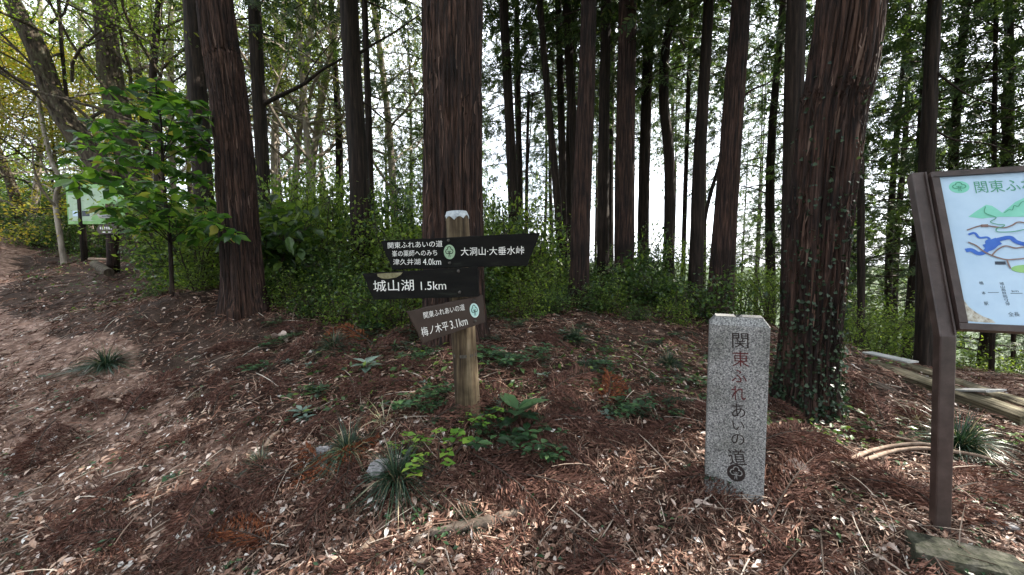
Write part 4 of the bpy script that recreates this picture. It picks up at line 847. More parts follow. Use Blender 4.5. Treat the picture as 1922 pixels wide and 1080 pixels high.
# ------------------------------------------------------------------ map board on the right
def mapboard():
    BL, TL = P(1800, 619, 1.6), P(1744.5, 325.5, 1.85)
    up = TL - BL; u_ = unit([up[1], -up[0], 0]); n_ = unit(np.cross(u_, up)); n_ = n_ if n_[1] < 0 else -n_
    pl = Plane(BL, u_, n_); Wd = 1.02; Ht = np.linalg.norm(pl.uv(1744.5, 325.5)) ; Ht = pl.uv(1744.5, 325.5)[1]
    g = P(1768, 1003, 1.6); base = np.array([g[0], g[1], h1(g[0], g[1])]); t = thing('map_board', 'brown steel trail map board with a sloping pale blue panel', 'information board', base)
    Z = np.array([0, 0, 1.])
    fl = unit([-up[0], -up[1], 0])    # facing direction on the ground
    pw = .115; pd = .052
    for k, off in enumerate((-.03, Wd + .03)):
        bend = BL + u_ * (off) + pl.v * (-.03) - n_ * .012
        foot = bend + u_ * .035; foot[2] = h1(foot[0], foot[1]) - .2
        def post(mb, bend=bend, foot=foot):
            hw = .026
            def sec(p, nn, e=.004):
                s_ = []
                for a, d in ((-hw + e, 0), (hw - e, 0), (hw, -e), (hw, -pd + e), (hw - e, -pd), (-hw + e, -pd), (-hw, -pd + e), (-hw, -e)): s_.append(p + u_ * a + nn * d)
                return s_
            top = bend + pl.v * (Ht + .045); mid = unit(fl + pl.n)
            rings = [sec(foot, fl), sec(bend, mid), sec(top, pl.n)]; V = sum(rings, []); F = [(q * 8 + j, q * 8 + (j + 1) % 8, (q + 1) * 8 + (j + 1) % 8, (q + 1) * 8 + j) for q in range(2) for j in range(8)]
            mb.add(V, F); b0 = mb.n - 24; mb.F.append(np.array([[b0 + 16 + j for j in range(8)]])); mb.m.append(0)
            # raised flange along the inner edge of the face
            mb.box(bend + n_ * .004, u_, pl.v, n_, (hw - .010, hw - .004) if k == 0 else (-hw + .004, -hw + .010), (.01, Ht + .04), (-.002, .006))
        rel(t, post, ['steel_brown'], 'post')
    # frame bars
    fw = .027
    def frame(mb):
        mb.box(pl.O, u_, pl.v, pl.n, (0, Wd), (0, fw), (-.03, .012), 0, .003); mb.box(pl.O, u_, pl.v, pl.n, (0, Wd), (Ht - fw, Ht), (-.03, .012), 0, .003)
        mb.box(pl.O, u_, pl.v, pl.n, (0, fw), (fw + .0005, Ht - fw - .0005), (-.03, .0115), 0, .003); mb.box(pl.O, u_, pl.v, pl.n, (Wd - fw, Wd), (fw + .0005, Ht - fw - .0005), (-.03, .0115), 0, .003)
    rel(t, frame, ['steel_brown'], 'frame')
    pn = rel(t, lambda mb: mb.box(pl.O, u_, pl.v, pl.n, (fw - .004, Wd - fw + .004), (fw - .004, Ht - fw + .004), (-.012, 0)), ['panel_blue'], 'panel')
    K = lambda X, Y: pl.uv(1740 + X / 3.275, 300 + Y / 3.275)
    emblem(pl, (1800, 351.5), 19.5, 11.5, 'ink_mint', 'ink_green', pn, lift=.0006)
    # title at its real size, running on past the emblem
    a = pl.uv(1829, 352); s_ = .066
    ya = pl.w(a); yb = pl.w(a + np.array([.62, 0]))
    co, F = text_mesh('関東ふれあいの道'); mn, mx = co.min(0), co.max(0); cc = (co - mn) / (mx - mn)
    c_h = abs(pl.uv(1842, 342)[1] - pl.uv(1842, 365)[1]); c3 = (pl.uv(1912, 348)[0] - pl.uv(1829, 352)[0]) / 2.85 * 8
    V = [pl.w(a + np.array([q[0] * c3, (q[1] - .5) * c_h]), .0012) - BASE(pn) for q in cc]
    me = bpy.data.meshes.new('title'); me.from_pydata([tuple(v) for v in V], [], F); me.materials.append(M['ink_green']); link('title', me, pn)
    def pc(nm, mat_, fn): rel(pn, fn, [mat_], nm)
    for e_, sh in enumerate([[(253, 352), (300, 318), (362, 278), (400, 285), (465, 328), (440, 352), (340, 362)], [(440, 352), (468, 322), (540, 262), (596, 235), (660, 210), (760, 300), (800, 352), (600, 352)]]):
        pc('printed_hill', 'ink_mint', lambda mb: poly_on(mb, pl, [K(*q) for q in sh][::-1], .0006 + .0004 * e_, 0))
    pc('printed_lake', 'ink_blue', lambda mb: ribbon(mb, pl, spline([K(*q) for q in [(235, 560), (270, 556), (310, 577), (345, 572), (378, 540), (372, 505), (410, 500), (460, 487), (510, 480), (545, 505), (600, 522), (680, 540), (760, 520)]], 60), .017, .0022))
    pc('printed_lake', 'ink_blue', lambda mb: ribbon(mb, pl, spline([K(*q) for q in [(355, 545), (385, 535), (412, 512), (440, 500)]], 16), .034, .0018))
    pc('printed_river', 'ink_blue', lambda mb: ribbon(mb, pl, spline([K(*q) for q in [(252, 462), (290, 452), (320, 480), (365, 478), (385, 490)]], 20), .009, .0020))
    for k, rd in enumerate([[(243, 435), (300, 415), (345, 405), (400, 412), (470, 420), (520, 405), (560, 385), (640, 395), (760, 380)], [(250, 508), (300, 530), (345, 565), (400, 592), (480, 615), (560, 612), (650, 605), (780, 620)], [(395, 590), (430, 555), (480, 532), (540, 545), (600, 540), (720, 560)], [(488, 620), (495, 640), (510, 672)]]):
        pc('printed_road', 'ink_road', lambda mb: ribbon(mb, pl, spline([K(*q) for q in rd], 40), .0055, .0028 + k * .0003))
    pc('printed_trail', 'ink_green', lambda mb: ribbon(mb, pl, spline([K(*q) for q in [(355, 290), (352, 330), (420, 358), (385, 385), (430, 400), (470, 402), (460, 415), (425, 425), (430, 445), (520, 445), (600, 430)]], 50), .0035, .0040))
    pc('printed_trail', 'ink_green', lambda mb: ribbon(mb, pl, spline([K(*q) for q in [(470, 330), (500, 310), (520, 312), (530, 285), (555, 290), (580, 262), (640, 250)]], 30), .0028, .0043))
    pc('printed_mark', 'ink_dark', lambda mb: mb.box(pl.O, u_, pl.v, pl.n, (K(418, 635)[0], K(480, 635)[0]), (K(450, 645)[1], K(450, 627)[1]), (0, .003)))
    pc('printed_mark', 'ink_road', lambda mb: mb.box(pl.O, u_, pl.v, pl.n, (K(332, 408)[0], K(372, 405)[0]), (K(350, 415)[1], K(350, 400)[1]), (0, .0044)))
    th = np.linspace(0, 6.28, 18, endpoint=False); c_ = K(610, 672); pc('printed_park', 'ink_lime', lambda mb: mb.prism([(c_[0] + .045 * math.cos(q), c_[1] + .018 * math.sin(q)) for q in th], pl.O, pl.u, pl.v, pl.n, 0, .0015))
    for a_, b_ in (((372, 817), (440, 817)), ((512, 822), (586, 822))): pc('printed_line', 'ink_dark', lambda mb: ribbon(mb, pl, [K(*a_), K(*b_)], .002, .001))
    def put(body, X, Y, w, h):
        lettering(pl, body, (1740 + (X - w / 2) / 3.275, 300 + Y / 3.275), (1740 + (X + w / 2) / 3.275, 300 + (Y - w * .02) / 3.275), h / 3.275, 'ink_dark', pn, lift=.0012)
    put('橋', 332, 759, 26, 20); put('本', 347, 820, 24, 20); put('駅', 363, 885, 26, 22)
    for ch, X, Y in [('城', 458, 762), ('山', 463, 781), ('高', 468, 800), ('校', 473, 820), ('前', 479, 840), ('バ', 484, 856), ('ス', 489, 871), ('停', 495, 888)]: put(ch, X, Y, 26, 17)
    put('全長', 532, 951, 70, 27); put('km', 540, 808, 40, 12)
    def peel(mb):
        pts = [K(*q) for q in [(205, 830), (228, 868), (255, 905), (300, 940), (345, 965), (400, 985), (420, 1004), (300, 998), (236, 990), (224, 930)]]; poly_on(mb, pl, [np.maximum(q, fw - .001) for q in pts][::-1], .0016)
    rel(pn, peel, ['peeled'], 'peeling_patch')
    # concrete foot
mapboard()

# ------------------------------------------------------------------ signs beside the left path
def small_signs():
    b = P(153, 490, 8.8); b[2] = h1(b[0], b[1]); t = thing('information_board', 'pale green information board on posts beside the left path', 'information board', b)
    pl = Plane(P(178, 384, 8.8), [1, -.08, 0], np.array([-.08, -1, 0])); x0, y0 = pl.uv(125, 384)[0], pl.uv(178, 421)[1]; x1, y1 = pl.uv(231, 384)[0], pl.uv(178, 346)[1]
    rel(t, lambda mb: mb.box(pl.O, pl.u, pl.v, pl.n, (x0, x1), (y0, y1), (-.03, 0), 0, .004), ['sign_green'], 'panel')
    def art(mb):
        w, h = x1 - x0, y1 - y0; B = lambda a, b_, c, d, k, e: mb.box(pl.O, pl.u, pl.v, pl.n, (x0 + a * w, x0 + b_ * w), (y0 + c * h, y0 + d * h), (0, e), k)
        B(.03, .3, .78, .96, 0, .002); B(.03, .62, .08, .74, 1, .003); B(.1, .22, .2, .34, 2, .005); B(.27, .4, .2, .34, 3, .005); B(.45, .9, .5, .9, 1, .004)
        for k in range(7): B(.05 + .035 * k, .078 + .035 * k, .87, .93, 3, .004); B(.05 + .035 * k, .075 + .035 * k, .80, .85, 3, .004)
        poly_on(mb, pl, [(x0 + w * a, y0 + h * c) for a, c in ((.42, .1), (.7, .05), (.95, .4), (.8, .75), (.6, .6), (.5, .35))], .0055, 0)
    rel(t, art, ['sign_green', 'sign_pale', 'panel_blue', 'ink_dark'], 'printed_panel')
    for px in (153, 212):
        p = P(px, 400, 8.86); g = h1(p[0], p[1]); link('post', MB().tube(np.array([[p[0], p[1], g - .1], [p[0], p[1], p[2] + .25], [p[0], p[1], p[2] + .6]]) - b, .06, 12).mesh('post', ['far_bark']), t)
    b = P(213, 514, 7.9); b[2] = h1(b[0], b[1]); t = thing('signpost', 'small brown log signpost with two pale arrow boards by the green board', 'signpost', b)
    p = P(210, 384, 7.9); link('post', MB().tube(np.array([b - [0, 0, .1], (b + p) / 2, p]) - b, [.1, .098, .095], 20).mesh('post', ['cedar_bark']), t)
    for (ya, yb), m in (((392, 410), 'plank_grey'), ((422, 440), 'board_brown')):
        pl = Plane(P(198, (ya + yb) / 2, 7.78), [1, -.15, 0], np.array([-.15, -1, 0])); q = [pl.uv(*c) for c in [(181, (ya + yb) / 2), (186, ya), (219, ya - 1), (219, yb - 1), (186, yb)]]
        o = rel(t, lambda mb: mb.prism(q[::-1], pl.O, pl.u, pl.v, pl.n, -.025, 0, 0), [m], 'board')
        def marks(mb):
            for k in range(6): c = pl.uv(189 + k * 4, (ya + yb) / 2 - 2); mb.box(pl.O, pl.u, pl.v, pl.n, (c[0] - .016, c[0] + .012), (c[1] - .02, c[1] + .03), (0, .003))
            c = pl.uv(195, (ya + yb) / 2 + 5); mb.box(pl.O, pl.u, pl.v, pl.n, (c[0] - .05, c[0] + .18), (c[1] - .01, c[1] + .01), (0, .003))
        rel(o, marks, ['ink_dark' if m == 'plank_grey' else 'paint_white'], 'lettering')
small_signs()

# ------------------------------------------------------------------ timbers, logs, sticks
def timber(name, label, cat, pa, pb, w, h, mat, lift=.0, rnd=False, jit=.006, parent=None):
    """squared or round timber lying between two pixel+distance points (its middle line)"""
    a, b = np.array(P(*pa)), np.array(P(*pb))
    a[2] += lift; b[2] += lift; L = np.linalg.norm(b - a); u_ = unit(b - a); side = unit(np.cross([0, 0, 1.], u_)); up = np.cross(u_, side)
    m = max(10, int(L / .06)); n = 16; th = (np.arange(n) + .5) / n * 2 * np.pi; V = []
    for i in range(m + 1):
        x = L * i / m
        for t in th:
            if rnd: q = (w / 2 * math.cos(t), h / 2 * math.sin(t))
            else:
                k = max(abs(math.cos(t)), abs(math.sin(t))) * .97; q = (w / 2 * math.cos(t) / k, h / 2 * math.sin(t) / k); r_ = .88 if abs(abs(math.cos(t)) - abs(math.sin(t))) < .15 else 1; q = (q[0] * r_, q[1] * r_)
            V.append([x, q[0], q[1]])
    V = np.array(V); s_ = 1 + .10 * fbm(np.c_[V[:, 0] * 2.2, V[:, 1] * 22 + 3, V[:, 2] * 22], 3, int(L * 100) % 50) * (jit / .006); V[:, 1:] *= s_[:, None]; V[:, 0] += .01 * vnoise(V * 30, 3) * ((V[:, 0] < .01) | (V[:, 0] > L - .01))
    i = np.arange(m)[:, None] * n; j = np.arange(n)[None]; k = (j + 1) % n
    mb = MB().add(V, np.stack([i+j, i+k, i+n+k, i+n+j], -1).reshape(-1, 4)); mb.F.append(np.arange(n)[::-1][None]); mb.m.append(0); mb.F.append((m * n + np.arange(n))[None]); mb.m.append(0)
    o = link(name, mb.mesh(name, [mat], False)); o.matrix_world = Matrix(((u_[0], side[0], up[0], a[0]), (u_[1], side[1], up[1], a[1]), (u_[2], side[2], up[2], a[2]), (0, 0, 0, 1)))
    return tag(o, label, cat)
timber('timber', 'long weathered yellowish timber running behind the map board post, nearest of the pile', 'timber', (1634, 700, 4.55), (1935, 812, 3.05), .17, .15, 'timber', .075)
timber('timber', 'weathered timber lying behind the longest one, far right', 'timber', (1700, 700, 5.0), (1940, 784, 3.55), .16, .14, 'timber', .06)
timber('plank', 'thin grey plank lying on the upper end of the timbers', 'plank', (1628, 681, 4.75), (1712, 701, 4.3), .16, .022, 'plank_grey', .13, jit=.001)
timber('plank', 'pale grey board laid across the timbers right of the board post', 'plank', (1772, 749, 3.75), (1868, 754, 3.4), .22, .022, 'plank_grey', .1, jit=.001)
timber('log', 'rough brown log lying between the ivy-clad cedar and the timbers', 'log', (1576, 708, 4.2), (1672, 752, 3.6), .13, .13, 'rough_log', .06, True)
timber('log', 'short mossy log lying in front of the small log signpost', 'log', (178, 500, 7.9), (205, 517, 7.4), .16, .15, 'mossy_bark', .05, True)
timber('plank', 'narrow weathered plank on the ground by the small log signpost', 'plank', (172, 489, 8.3), (238, 491, 8.2), .12, .05, 'stick', .03)

timber('stone_slab', 'mossy stone slab sunk in the ground below the map board post', 'stone slab', (1706, 1040, 1.56), (1915, 1092, 1.42), .13, .10, 'concrete', .02, jit=.011)

def on_ground(pix, lift=.0):
    """points on the ground seen at given pixels; third value lifts it"""
    out = []
    for q in pix:
        p = G(q[0], q[1]); p[2] += .022 + lift + (q[2] if len(q) > 2 else 0); out.append(p)
    return out
def stick(label, pix, r0, r1, mat='stick', name='stick', cat='stick', n=8, knob=.12):
    pts = on_ground(pix, r0 * .7); b = pts[0]; sp = spline([p - b for p in pts], 10 * len(pts)); rr = np.linspace(r0, r1, len(sp)) * (1 + knob * vnoise(np.c_[np.arange(len(sp)) * .45, np.zeros(len(sp)), np.full(len(sp), pix[0][0] * 1.)], 4))
    o = link(name, MB().tube(sp, rr, n).mesh(name, [mat]), None, b); return tag(o, label, cat)
stick('long curved cut branch, upper of the arched pair behind the board post', [(1572, 886), (1632, 867, .03), (1700, 862, .06), (1760, 865, .06), (1840, 877), (1935, 902)], .015, .008)
stick('long curved cut branch, lower of the arched pair behind the board post', [(1597, 893, .02), (1640, 879, .04), (1690, 871, .06), (1748, 872, .06), (1850, 884, .05), (1935, 915)], .014, .008)
stick('thin straight branch lying uphill of the arched pair', [(1632, 824), (1690, 845, .04), (1745, 860, .04), (1800, 884)], .010, .006)
stick('thick gnarled root lying left of the bare soil patch', [(770, 1040), (800, 1022), (850, 1008), (905, 1000), (960, 984), (992, 970)], .014, .03, 'rough_log', 'root', 'root', 12, .3)
stick('forked little stick standing out of the bare soil', [(1050, 1042), (1064, 1020), (1082, 1008), (1092, 998, .02)], .008, .006)
stick('pale twig arching down the bank towards the granite marker', [(1120, 752), (1142, 758), (1160, 780), (1172, 808), (1190, 828)], .0065, .005)
stick('slanting pale stick on the leaf litter, lower left', [(378, 1035), (392, 1000), (420, 968), (475, 935)], .009, .006)
stick('broken piece of pale wood near the bottom edge', [(672, 1064), (690, 1044), (702, 1030)], .018, .022)
stick('flaking bark stick near the bottom edge, left of the pale wood', [(578, 1062), (590, 1030), (598, 1006)], .012, .009, 'rough_log')
stick('thick broken stick end at the bottom edge below the root', [(775, 1078), (800, 1070), (826, 1064)], .014, .012)
stick('curved bare vine arching in front of the thicket', [(580, 700), (566, 670), (552, 630), (553, 595, .05), (575, 570, .12), (610, 545, .22), (632, 532, .3)], .009, .005, n=6)
stick('thin bare vine crossing the arched one and falling to the right', [(548, 570, .12), (580, 563, .16), (610, 578, .12), (650, 605, .06), (680, 632)], .008, .005, n=6)
stick('short pale stick leaning on the litter left of the post', [(742, 712), (765, 700), (800, 684), (822, 672)], .009, .007)
stick('twig on the litter below the shaggy cedar', [(480, 660), (520, 655), (560, 640), (590, 655)], .005, .003)
stick('long twig slanting down beside the granite marker', [(1446, 850), (1490, 880), (1540, 925), (1598, 978)], .007, .005)
stick('straight twig lying right of the ivy-clad cedar foot', [(1444, 812), (1500, 812), (1560, 810)], .005, .004)
stick('thin branch lying across the litter in the left foreground', [(215, 1010), (260, 985), (290, 968)], .005, .003)
stick('brown stub of wood on the litter left of the rusty frond', [(497, 850), (510, 836), (525, 818)], .014, .010)
stick('dead cedar bough lying across the right-hand bank', [(1660, 985), (1600, 940), (1530, 880), (1480, 860)], .005, .003)
stick('bent twig beside the slab, under the map board', [(1860, 940), (1845, 920), (1858, 903), (1880, 900)], .006, .004)

# ------------------------------------------------------------------ ground plants
def tuft_mesh(seed, n, L, mat='tuft_leaf', wd=.0035, arch=1.12):
    global rng
    old = rng; rng = np.random.default_rng(300 + seed); mb = MB()
    for k in range(n):
        a = rng.uniform(0, 6.28); l = L * rng.uniform(.55, 1.1); lean = rng.uniform(.2, 1.15) ** .8; r0 = rng.uniform(0, .035)
        d = np.array([math.cos(a), math.sin(a), 0]); t = np.linspace(0, 1, 6)[:, None]
        p = d * (r0 + l * lean * t ** 1.3 * .85) + np.array([0, 0, 1]) * (l * (t * (1.1 - lean * .4) - arch * lean * t * t * .95)); p += np.array([rng.normal(), rng.normal(), 0]) * .03 * t * t
        p[:, 2] = np.maximum(p[:, 2], .004); s_ = np.array([-d[1], d[0], 0]) + rng.normal(size=3) * .4; s_ /= np.linalg.norm(s_); w = wd * np.array([1, 1, .95, .8, .5, .08])[:, None]
        V = np.vstack([p - s_ * w, p + s_ * w]); i = np.arange(5); mb.add(V, np.stack([i, i + 6, i + 7, i + 1], 1))
    me = mb.mesh('grass_tuft', [mat]); rng = old; return me
TU = [tuft_mesh(k, 380, .42, wd=.0027) for k in range(3)]; TUD = tuft_mesh(8, 30, .40, 'dry_blade', .0022)
def tuft(label, px, py, s, k=0, me=None, zs=1.0):
    p = G(px, py); o = link('grass_tuft', me or TU[k], None, p - np.array([0, 0, .01]), (0, 0, random.uniform(0, 6.28)), (s, s, s * zs)); return tag(o, label, 'grass tuft')
tuft('dark green grass tuft alone on the litter at left', 200, 690, 1.25, 0, zs=.75)
tuft('dark green grass tuft beside the pale rock, left of the post', 655, 860, .95, 1)
tuft('dark green grass tuft left of the lime green herb', 745, 915, 1.0, 2)
tuft('tiny grass tuft left of the rusty frond', 490, 885, .55, 0)
tuft('large grass tuft at the foot of the timbers, behind the board post', 1800, 850, 1.15, me=tuft_mesh(12, 750, .42, wd=.0024))
tuft('small bright grass tuft beside the gnarled root', 880, 985, .42, 2)
tuft('small grass tuft on the bank between post and marker', 1080, 640, .8, 0)
tuft('grass tuft on the litter under the middle cedars', 1255, 690, .75, 1)
tuft('pale grass tuft catching the light left of the lower board', 628, 660, .95, 2)
tuft('small grass tuft on the bank right of the post', 1100, 700, .6, 2)
tuft('withered grass tuft with long pale arching blades', 722, 800, 1.0, me=TUD)
tuft('withered grass tuft by the timbers', 1720, 800, .9, me=TUD)
tuft('withered yellowish tuft at left on the litter', 372, 748, .5, me=TUD)

def herb_mesh(seed, n, mat, tpl=LEAF, ls=.06, spread=.12, h=.08, whorl=0):
    global rng
    old = rng; rng = np.random.default_rng(700 + seed); mb = MB()
    if whorl:
        a = np.arange(n) * 2.4; el = np.linspace(.42, -.1, n); d = np.c_[np.cos(a), np.sin(a), el]; mb.tube(np.array([(0, 0, -.02), (0, 0, h * .6), (0, 0, h)]), .003, 5, 1)
        mb.scatter(tpl, np.c_[np.zeros(n), np.zeros(n), np.linspace(h, h * .6, n)], d, np.array([0, 0, 1.]) + 0 * d, ls * rng.uniform(.75, 1.1, n))
    else:
        for k in range(max(2, n // 4)):
            a = rng.uniform(0, 6.28); r = spread * math.sqrt(rng.uniform(0, 1)); e = np.array([r * math.cos(a), r * math.sin(a), h * rng.uniform(.5, 1.2)])
            mb.tube(spline([np.zeros(3), e * .5 + np.array([0, 0, .01]), e], 5), .0018, 3, 1, False); m = 4; q = np.arange(m) * 1.57 + rng.uniform(0, 6); d = np.c_[np.cos(q), np.sin(q), rng.uniform(-.2, .3, m)]
            mb.scatter(tpl, e + d * .006, d, np.array([0, 0, 1.]) + rng.normal(size=(m, 3)) * .2, ls * rng.uniform(.6, 1.2, m))
    me = mb.mesh('herb', [mat, 'dark_twig'], False); rng = old; return me
HB = dict(star=herb_mesh(1, 9, 'herb_leaf', LEAF, .19, h=.12, whorl=1), grey=herb_mesh(2, 9, 'grey_leaf', LEAF, .12, h=.08, whorl=1), lime=herb_mesh(3, 60, 'lime_leaf', HEART, .032, .15, .14),
          green=herb_mesh(4, 60, 'herb_leaf', LEAF, .075, .18, .11), dark=herb_mesh(5, 60, 'ivy_leaf', LEAF, .06, .2, .10), clover=herb_mesh(6, 8, 'herb_leaf', HEART, .04, .035, .035), yel=herb_mesh(7, 40, 'lime_leaf', HEART, .022, .13, .07))
def herb(kind, label, px, py, s=1.0, name='herb', group=None):
    p = G(px, py); o = link(name, HB[kind], None, p, (0, 0, random.uniform(0, 6.28)), (s, s, s)); return tag(o, label, 'plant', group)
herb('star', 'star-shaped green plant with long pointed leaves right of the post foot', 972, 808, 1.1)
herb('green', 'leafy green plant below the star-shaped one', 1005, 850, 1.0)
herb('dark', 'dark leafy plant just left of the star-shaped one', 925, 835, 1.3)
herb('green', 'leafy green plant low in the patch, left of the fanned frond tip', 945, 862, 1.1)
herb('lime', 'lime green seedlings left of the star-shaped plant', 905, 818, .9)
herb('grey', 'grey-green whorl of leaves right beside the post', 935, 775, .8)
herb('green', 'green seedling clump at the end of the leafy patch', 1020, 870, .7)
herb('yel', 'yellow-green seedling clump at the foot of the post', 895, 800, 1.1)
herb('dark', 'dark seedling clump in front of the post foot', 868, 812, 1.0)
herb('lime', 'lime green herb with round leaves below the post', 822, 905, 1.5)
herb('lime', 'small lime green sprig above the round-leaved herb', 790, 875, .7)
herb('yel', 'pale yellow seedlings among the withered blades', 765, 845, .9)
herb('grey', 'grey-green rosette plant below the lower board', 690, 705, 1.35)
herb('clover', 'three-leaved green seedling in the lower left litter', 403, 938, 1.1)
herb('clover', 'little green seedling left of centre in the litter', 325, 905, 1.0)
herb('clover', 'green seedling on the litter above the three-leaved one', 320, 845, 1.0)
herb('clover', 'green seedling by the slanting stick', 470, 800, 1.1)
herb('clover', 'green seedling next to the bright leaf on the left path', 85, 712, 1.)
herb('dark', 'dark seedlings at the left foot of the granite marker', 1335, 905, .7)
herb('lime', 'yellow-green leaves sprouting below the timbers', 1888, 850, .9)
herb('lime', 'bright green sprig on the bank right of the signs', 1003, 610, 1.0)
herb('yel', 'yellow-green sprig halfway down the post', 935, 745, .9)
herb('green', 'green plant with narrow leaves on the bank right of the post', 930, 700, 1.0)
herb('green', 'leafy plant right beside the post below the boards', 910, 685, 1.0)
for i in range(100):
    px, py = random.uniform(480, 1340), random.uniform(590, 800)
    if abs(px - 870) < 40 and py > 700: continue
    herb(random.choice(['dark', 'dark', 'green', 'grey', 'dark', 'green']), 'low seedling ' + where(px, py), px, py, random.uniform(.35, .85), group='low seedlings on the bank')

# dead fronds
def dead_frond_mesh(seed, mat, nl=16, L=.42):
    global rng
    old = rng; rng = np.random.default_rng(40 + seed); mb = MB()
    t = np.linspace(0, 1, 12); bend = rng.normal() * .25; rib = np.c_[bend * t ** 2, t, .10 * np.sin(t * 3.0) + .03]; mb.tube(rib, np.linspace(.008, .003, 12), 5, 1, False)
    for i in range(nl):
        f = .1 + .88 * i / nl; p = np.array([np.interp(f, t, rib[:, c]) for c in range(3)])
        for sg in (-1, 1):
            l = L * (1.1 - f) * rng.uniform(.7, 1.2) + .06; d = unit([sg * .75, .85, .08 * rng.normal()]); q = np.linspace(0, 1, 6)[:, None]
            br = p + d * l * q + np.array([-sg * .12 * l, 0.1 * l, -.28 * l]) * q ** 2; mb.tube(br, np.linspace(.0035, .0018, 6), 3, 0, False)
            m = int(l / .014) + 2; k = rng.uniform(.05, 1, m)[:, None]; pos = p + d * l * k + np.array([-sg * .12 * l, .1 * l, -.28 * l]) * k ** 2
            mb.scatter(QUAD, pos, d + rdir(m) * .55 + np.array([0, 0, .15]), rdir(m), rng.uniform(.04, .09, m), 0, .012)
    me = mb.mesh('dead_frond', [mat, 'dark_twig'], False); rng = old; return me
DF = [dead_frond_mesh(1, 'rust_frond'), dead_frond_mesh(2, 'brown_frond'), dead_frond_mesh(3, 'brown_frond', 20, .5), dead_frond_mesh(4, 'rust_frond', 12, .5)]
def dfrond(label, px, py, k, s, rz, tilt=0, group=None):
    p = G(px, py); e = .12; gx_, gy_ = (h1(p[0] + e, p[1]) - h1(p[0] - e, p[1])) / (2 * e), (h1(p[0], p[1] + e) - h1(p[0], p[1] - e)) / (2 * e)
    nz = Vector((-gx_, -gy_, 1)).normalized(); yd = Vector((-math.sin(rz), math.cos(rz), 0)); x = yd.cross(nz).normalized(); y = nz.cross(x)
    o = link('dead_frond', DF[k]); mw = Matrix(((x[0] * s, y[0] * s, nz[0] * s, p[0]), (x[1] * s, y[1] * s, nz[1] * s, p[1]), (x[2] * s, y[2] * s, nz[2] * s, p[2] + (.03 if not group else .012)), (0, 0, 0, 1))); o.matrix_world = mw
    return tag(o, label, 'dead frond', group)
dfrond('rusty orange cedar frond left of the grass tufts', 550, 915, 0, .48, R(-80))
dfrond('second rusty orange frond heaped on the first', 640, 900, 3, .42, R(70))
dfrond('rusty frond at the bottom edge, lower left of centre', 520, 1050, 0, .42, R(60))
dfrond('broad brown cedar frond fanning out below the leafy plants', 880, 868, 2, .62, R(-125))
dfrond('brown frond continuing to the right of the fanned one', 965, 905, 1, .62, R(-110))
dfrond('rusty frond on the bank above the pale twig', 1130, 775, 0, .5, R(-30))
dfrond('rusty frond lit by the sun left of the lower board', 700, 655, 3, .8, R(60))
dfrond('brown frond beside the granite marker foot', 1460, 840, 1, .4, R(-160))
for i in range(130):
    px, py = random.uniform(30, 1900), 0
    py = random.uniform(610, 1040) if px > 300 else random.uniform(700, 1040)
    if 1500 < px and py < 800: continue
    if 830 < px < 920 and py > 700: continue
    dfrond('brown frond ' + where(px, py), px, py, random.choice([1, 2, 1]), random.uniform(.3, .62), random.uniform(0, 6.28), group='brown fronds on the litter')

# rocks
def rock_mesh(seed, sx, sy, sz, name):
    n, m = 18, 12; V = [];
    for i in range(m + 1):
        a = math.pi * i / m
        for j in range(n): b = 2 * math.pi * j / n; V.append((math.sin(a) * math.cos(b), math.sin(a) * math.sin(b), math.cos(a)))
    V = np.array(V); V *= (1 + .28 * fbm(V * 1.6, 3, seed))[:, None]; V = np.clip(V, -.85, .85); V *= np.array([sx, sy, sz])
    i = np.arange(m)[:, None] * n; j = np.arange(n)[None]; k = (j + 1) % n
    return MB().add(V, np.stack([i+j, i+k, i+n+k, i+n+j], -1).reshape(-1, 4)).mesh(name, ['rock'], False)
for k, (px, py, a, lab) in enumerate([(607, 858, .062, 'pale flat rock left of the grass tuft'), (715, 895, .075, 'grey crumbly rock between the two grass tufts'), (735, 1070, .035, 'round grey stone at the bottom edge'),
                                     (1880, 1000, .05, 'dull stone under the map board near the right edge'), (890, 843, .03, 'small pinkish stone above the fanned frond'), (655, 912, .03, 'small white stone beside the rusty frond')]):
    p = G(px, py); o = link('rock', rock_mesh(k, a, a * .8, a * .55, 'rock'), None, p + np.array([0, 0, a * .35]), (0, 0, k)); tag(o, lab, 'rock')

# ------------------------------------------------------------------ litter
def slope_n(x, y):
    e = .05; return np.c_[-(H(x + e, y) - H(x - e, y)) / (2 * e), -(H(x, y + e) - H(x, y - e)) / (2 * e), np.ones(len(x))]
def litter_points(n, ymin=1.05, ymax=13, pw=1.6):
    """denser near the camera, spread over what can be seen"""
    u = rng.uniform(size=n); a, b = ymin ** (1 - pw), ymax ** (1 - pw); y = (a + (b - a) * u) ** (1 / (1 - pw)); x = rng.uniform(-1.5, 1.5, n) * (y + .3); return x, y
def strand_tpl(seed):
    r = np.random.default_rng(seed); V = []; F = []
    rib = np.array([(0, 0, 0), (.03, .25, .03), (.0, .5, .05), (-.05, .75, .03), (-.04, 1, 0)])
    def strip(p, w):
        b = len(V); k = len(p)
        for i, q in enumerate(p):
            ww = w * (1 - .6 * i / (k - 1)); V.append((q[0] - ww, q[1], q[2])); V.append((q[0] + ww, q[1], q[2] + ww))
        for i in range(k - 1): F.append((b + 2*i, b + 2*i + 1, b + 2*i + 3, b + 2*i + 2))
    strip(rib, .022)
    for i in range(6):
        f = .08 + i * .14; s = 1 if i % 2 else -1; p = np.array([np.interp(f, [0, .25, .5, .75, 1], rib[:, c]) for c in range(3)]); l = r.uniform(.25, .5)
        d = np.array([s * .6, .7, r.uniform(-.1, .3)]); strip(np.array([p, p + d * l * .5, p + d * l + np.array([-s * .12 * l, 0, -.12 * l])]), .020)
    return np.array(V), np.array(F)
nl = MB()
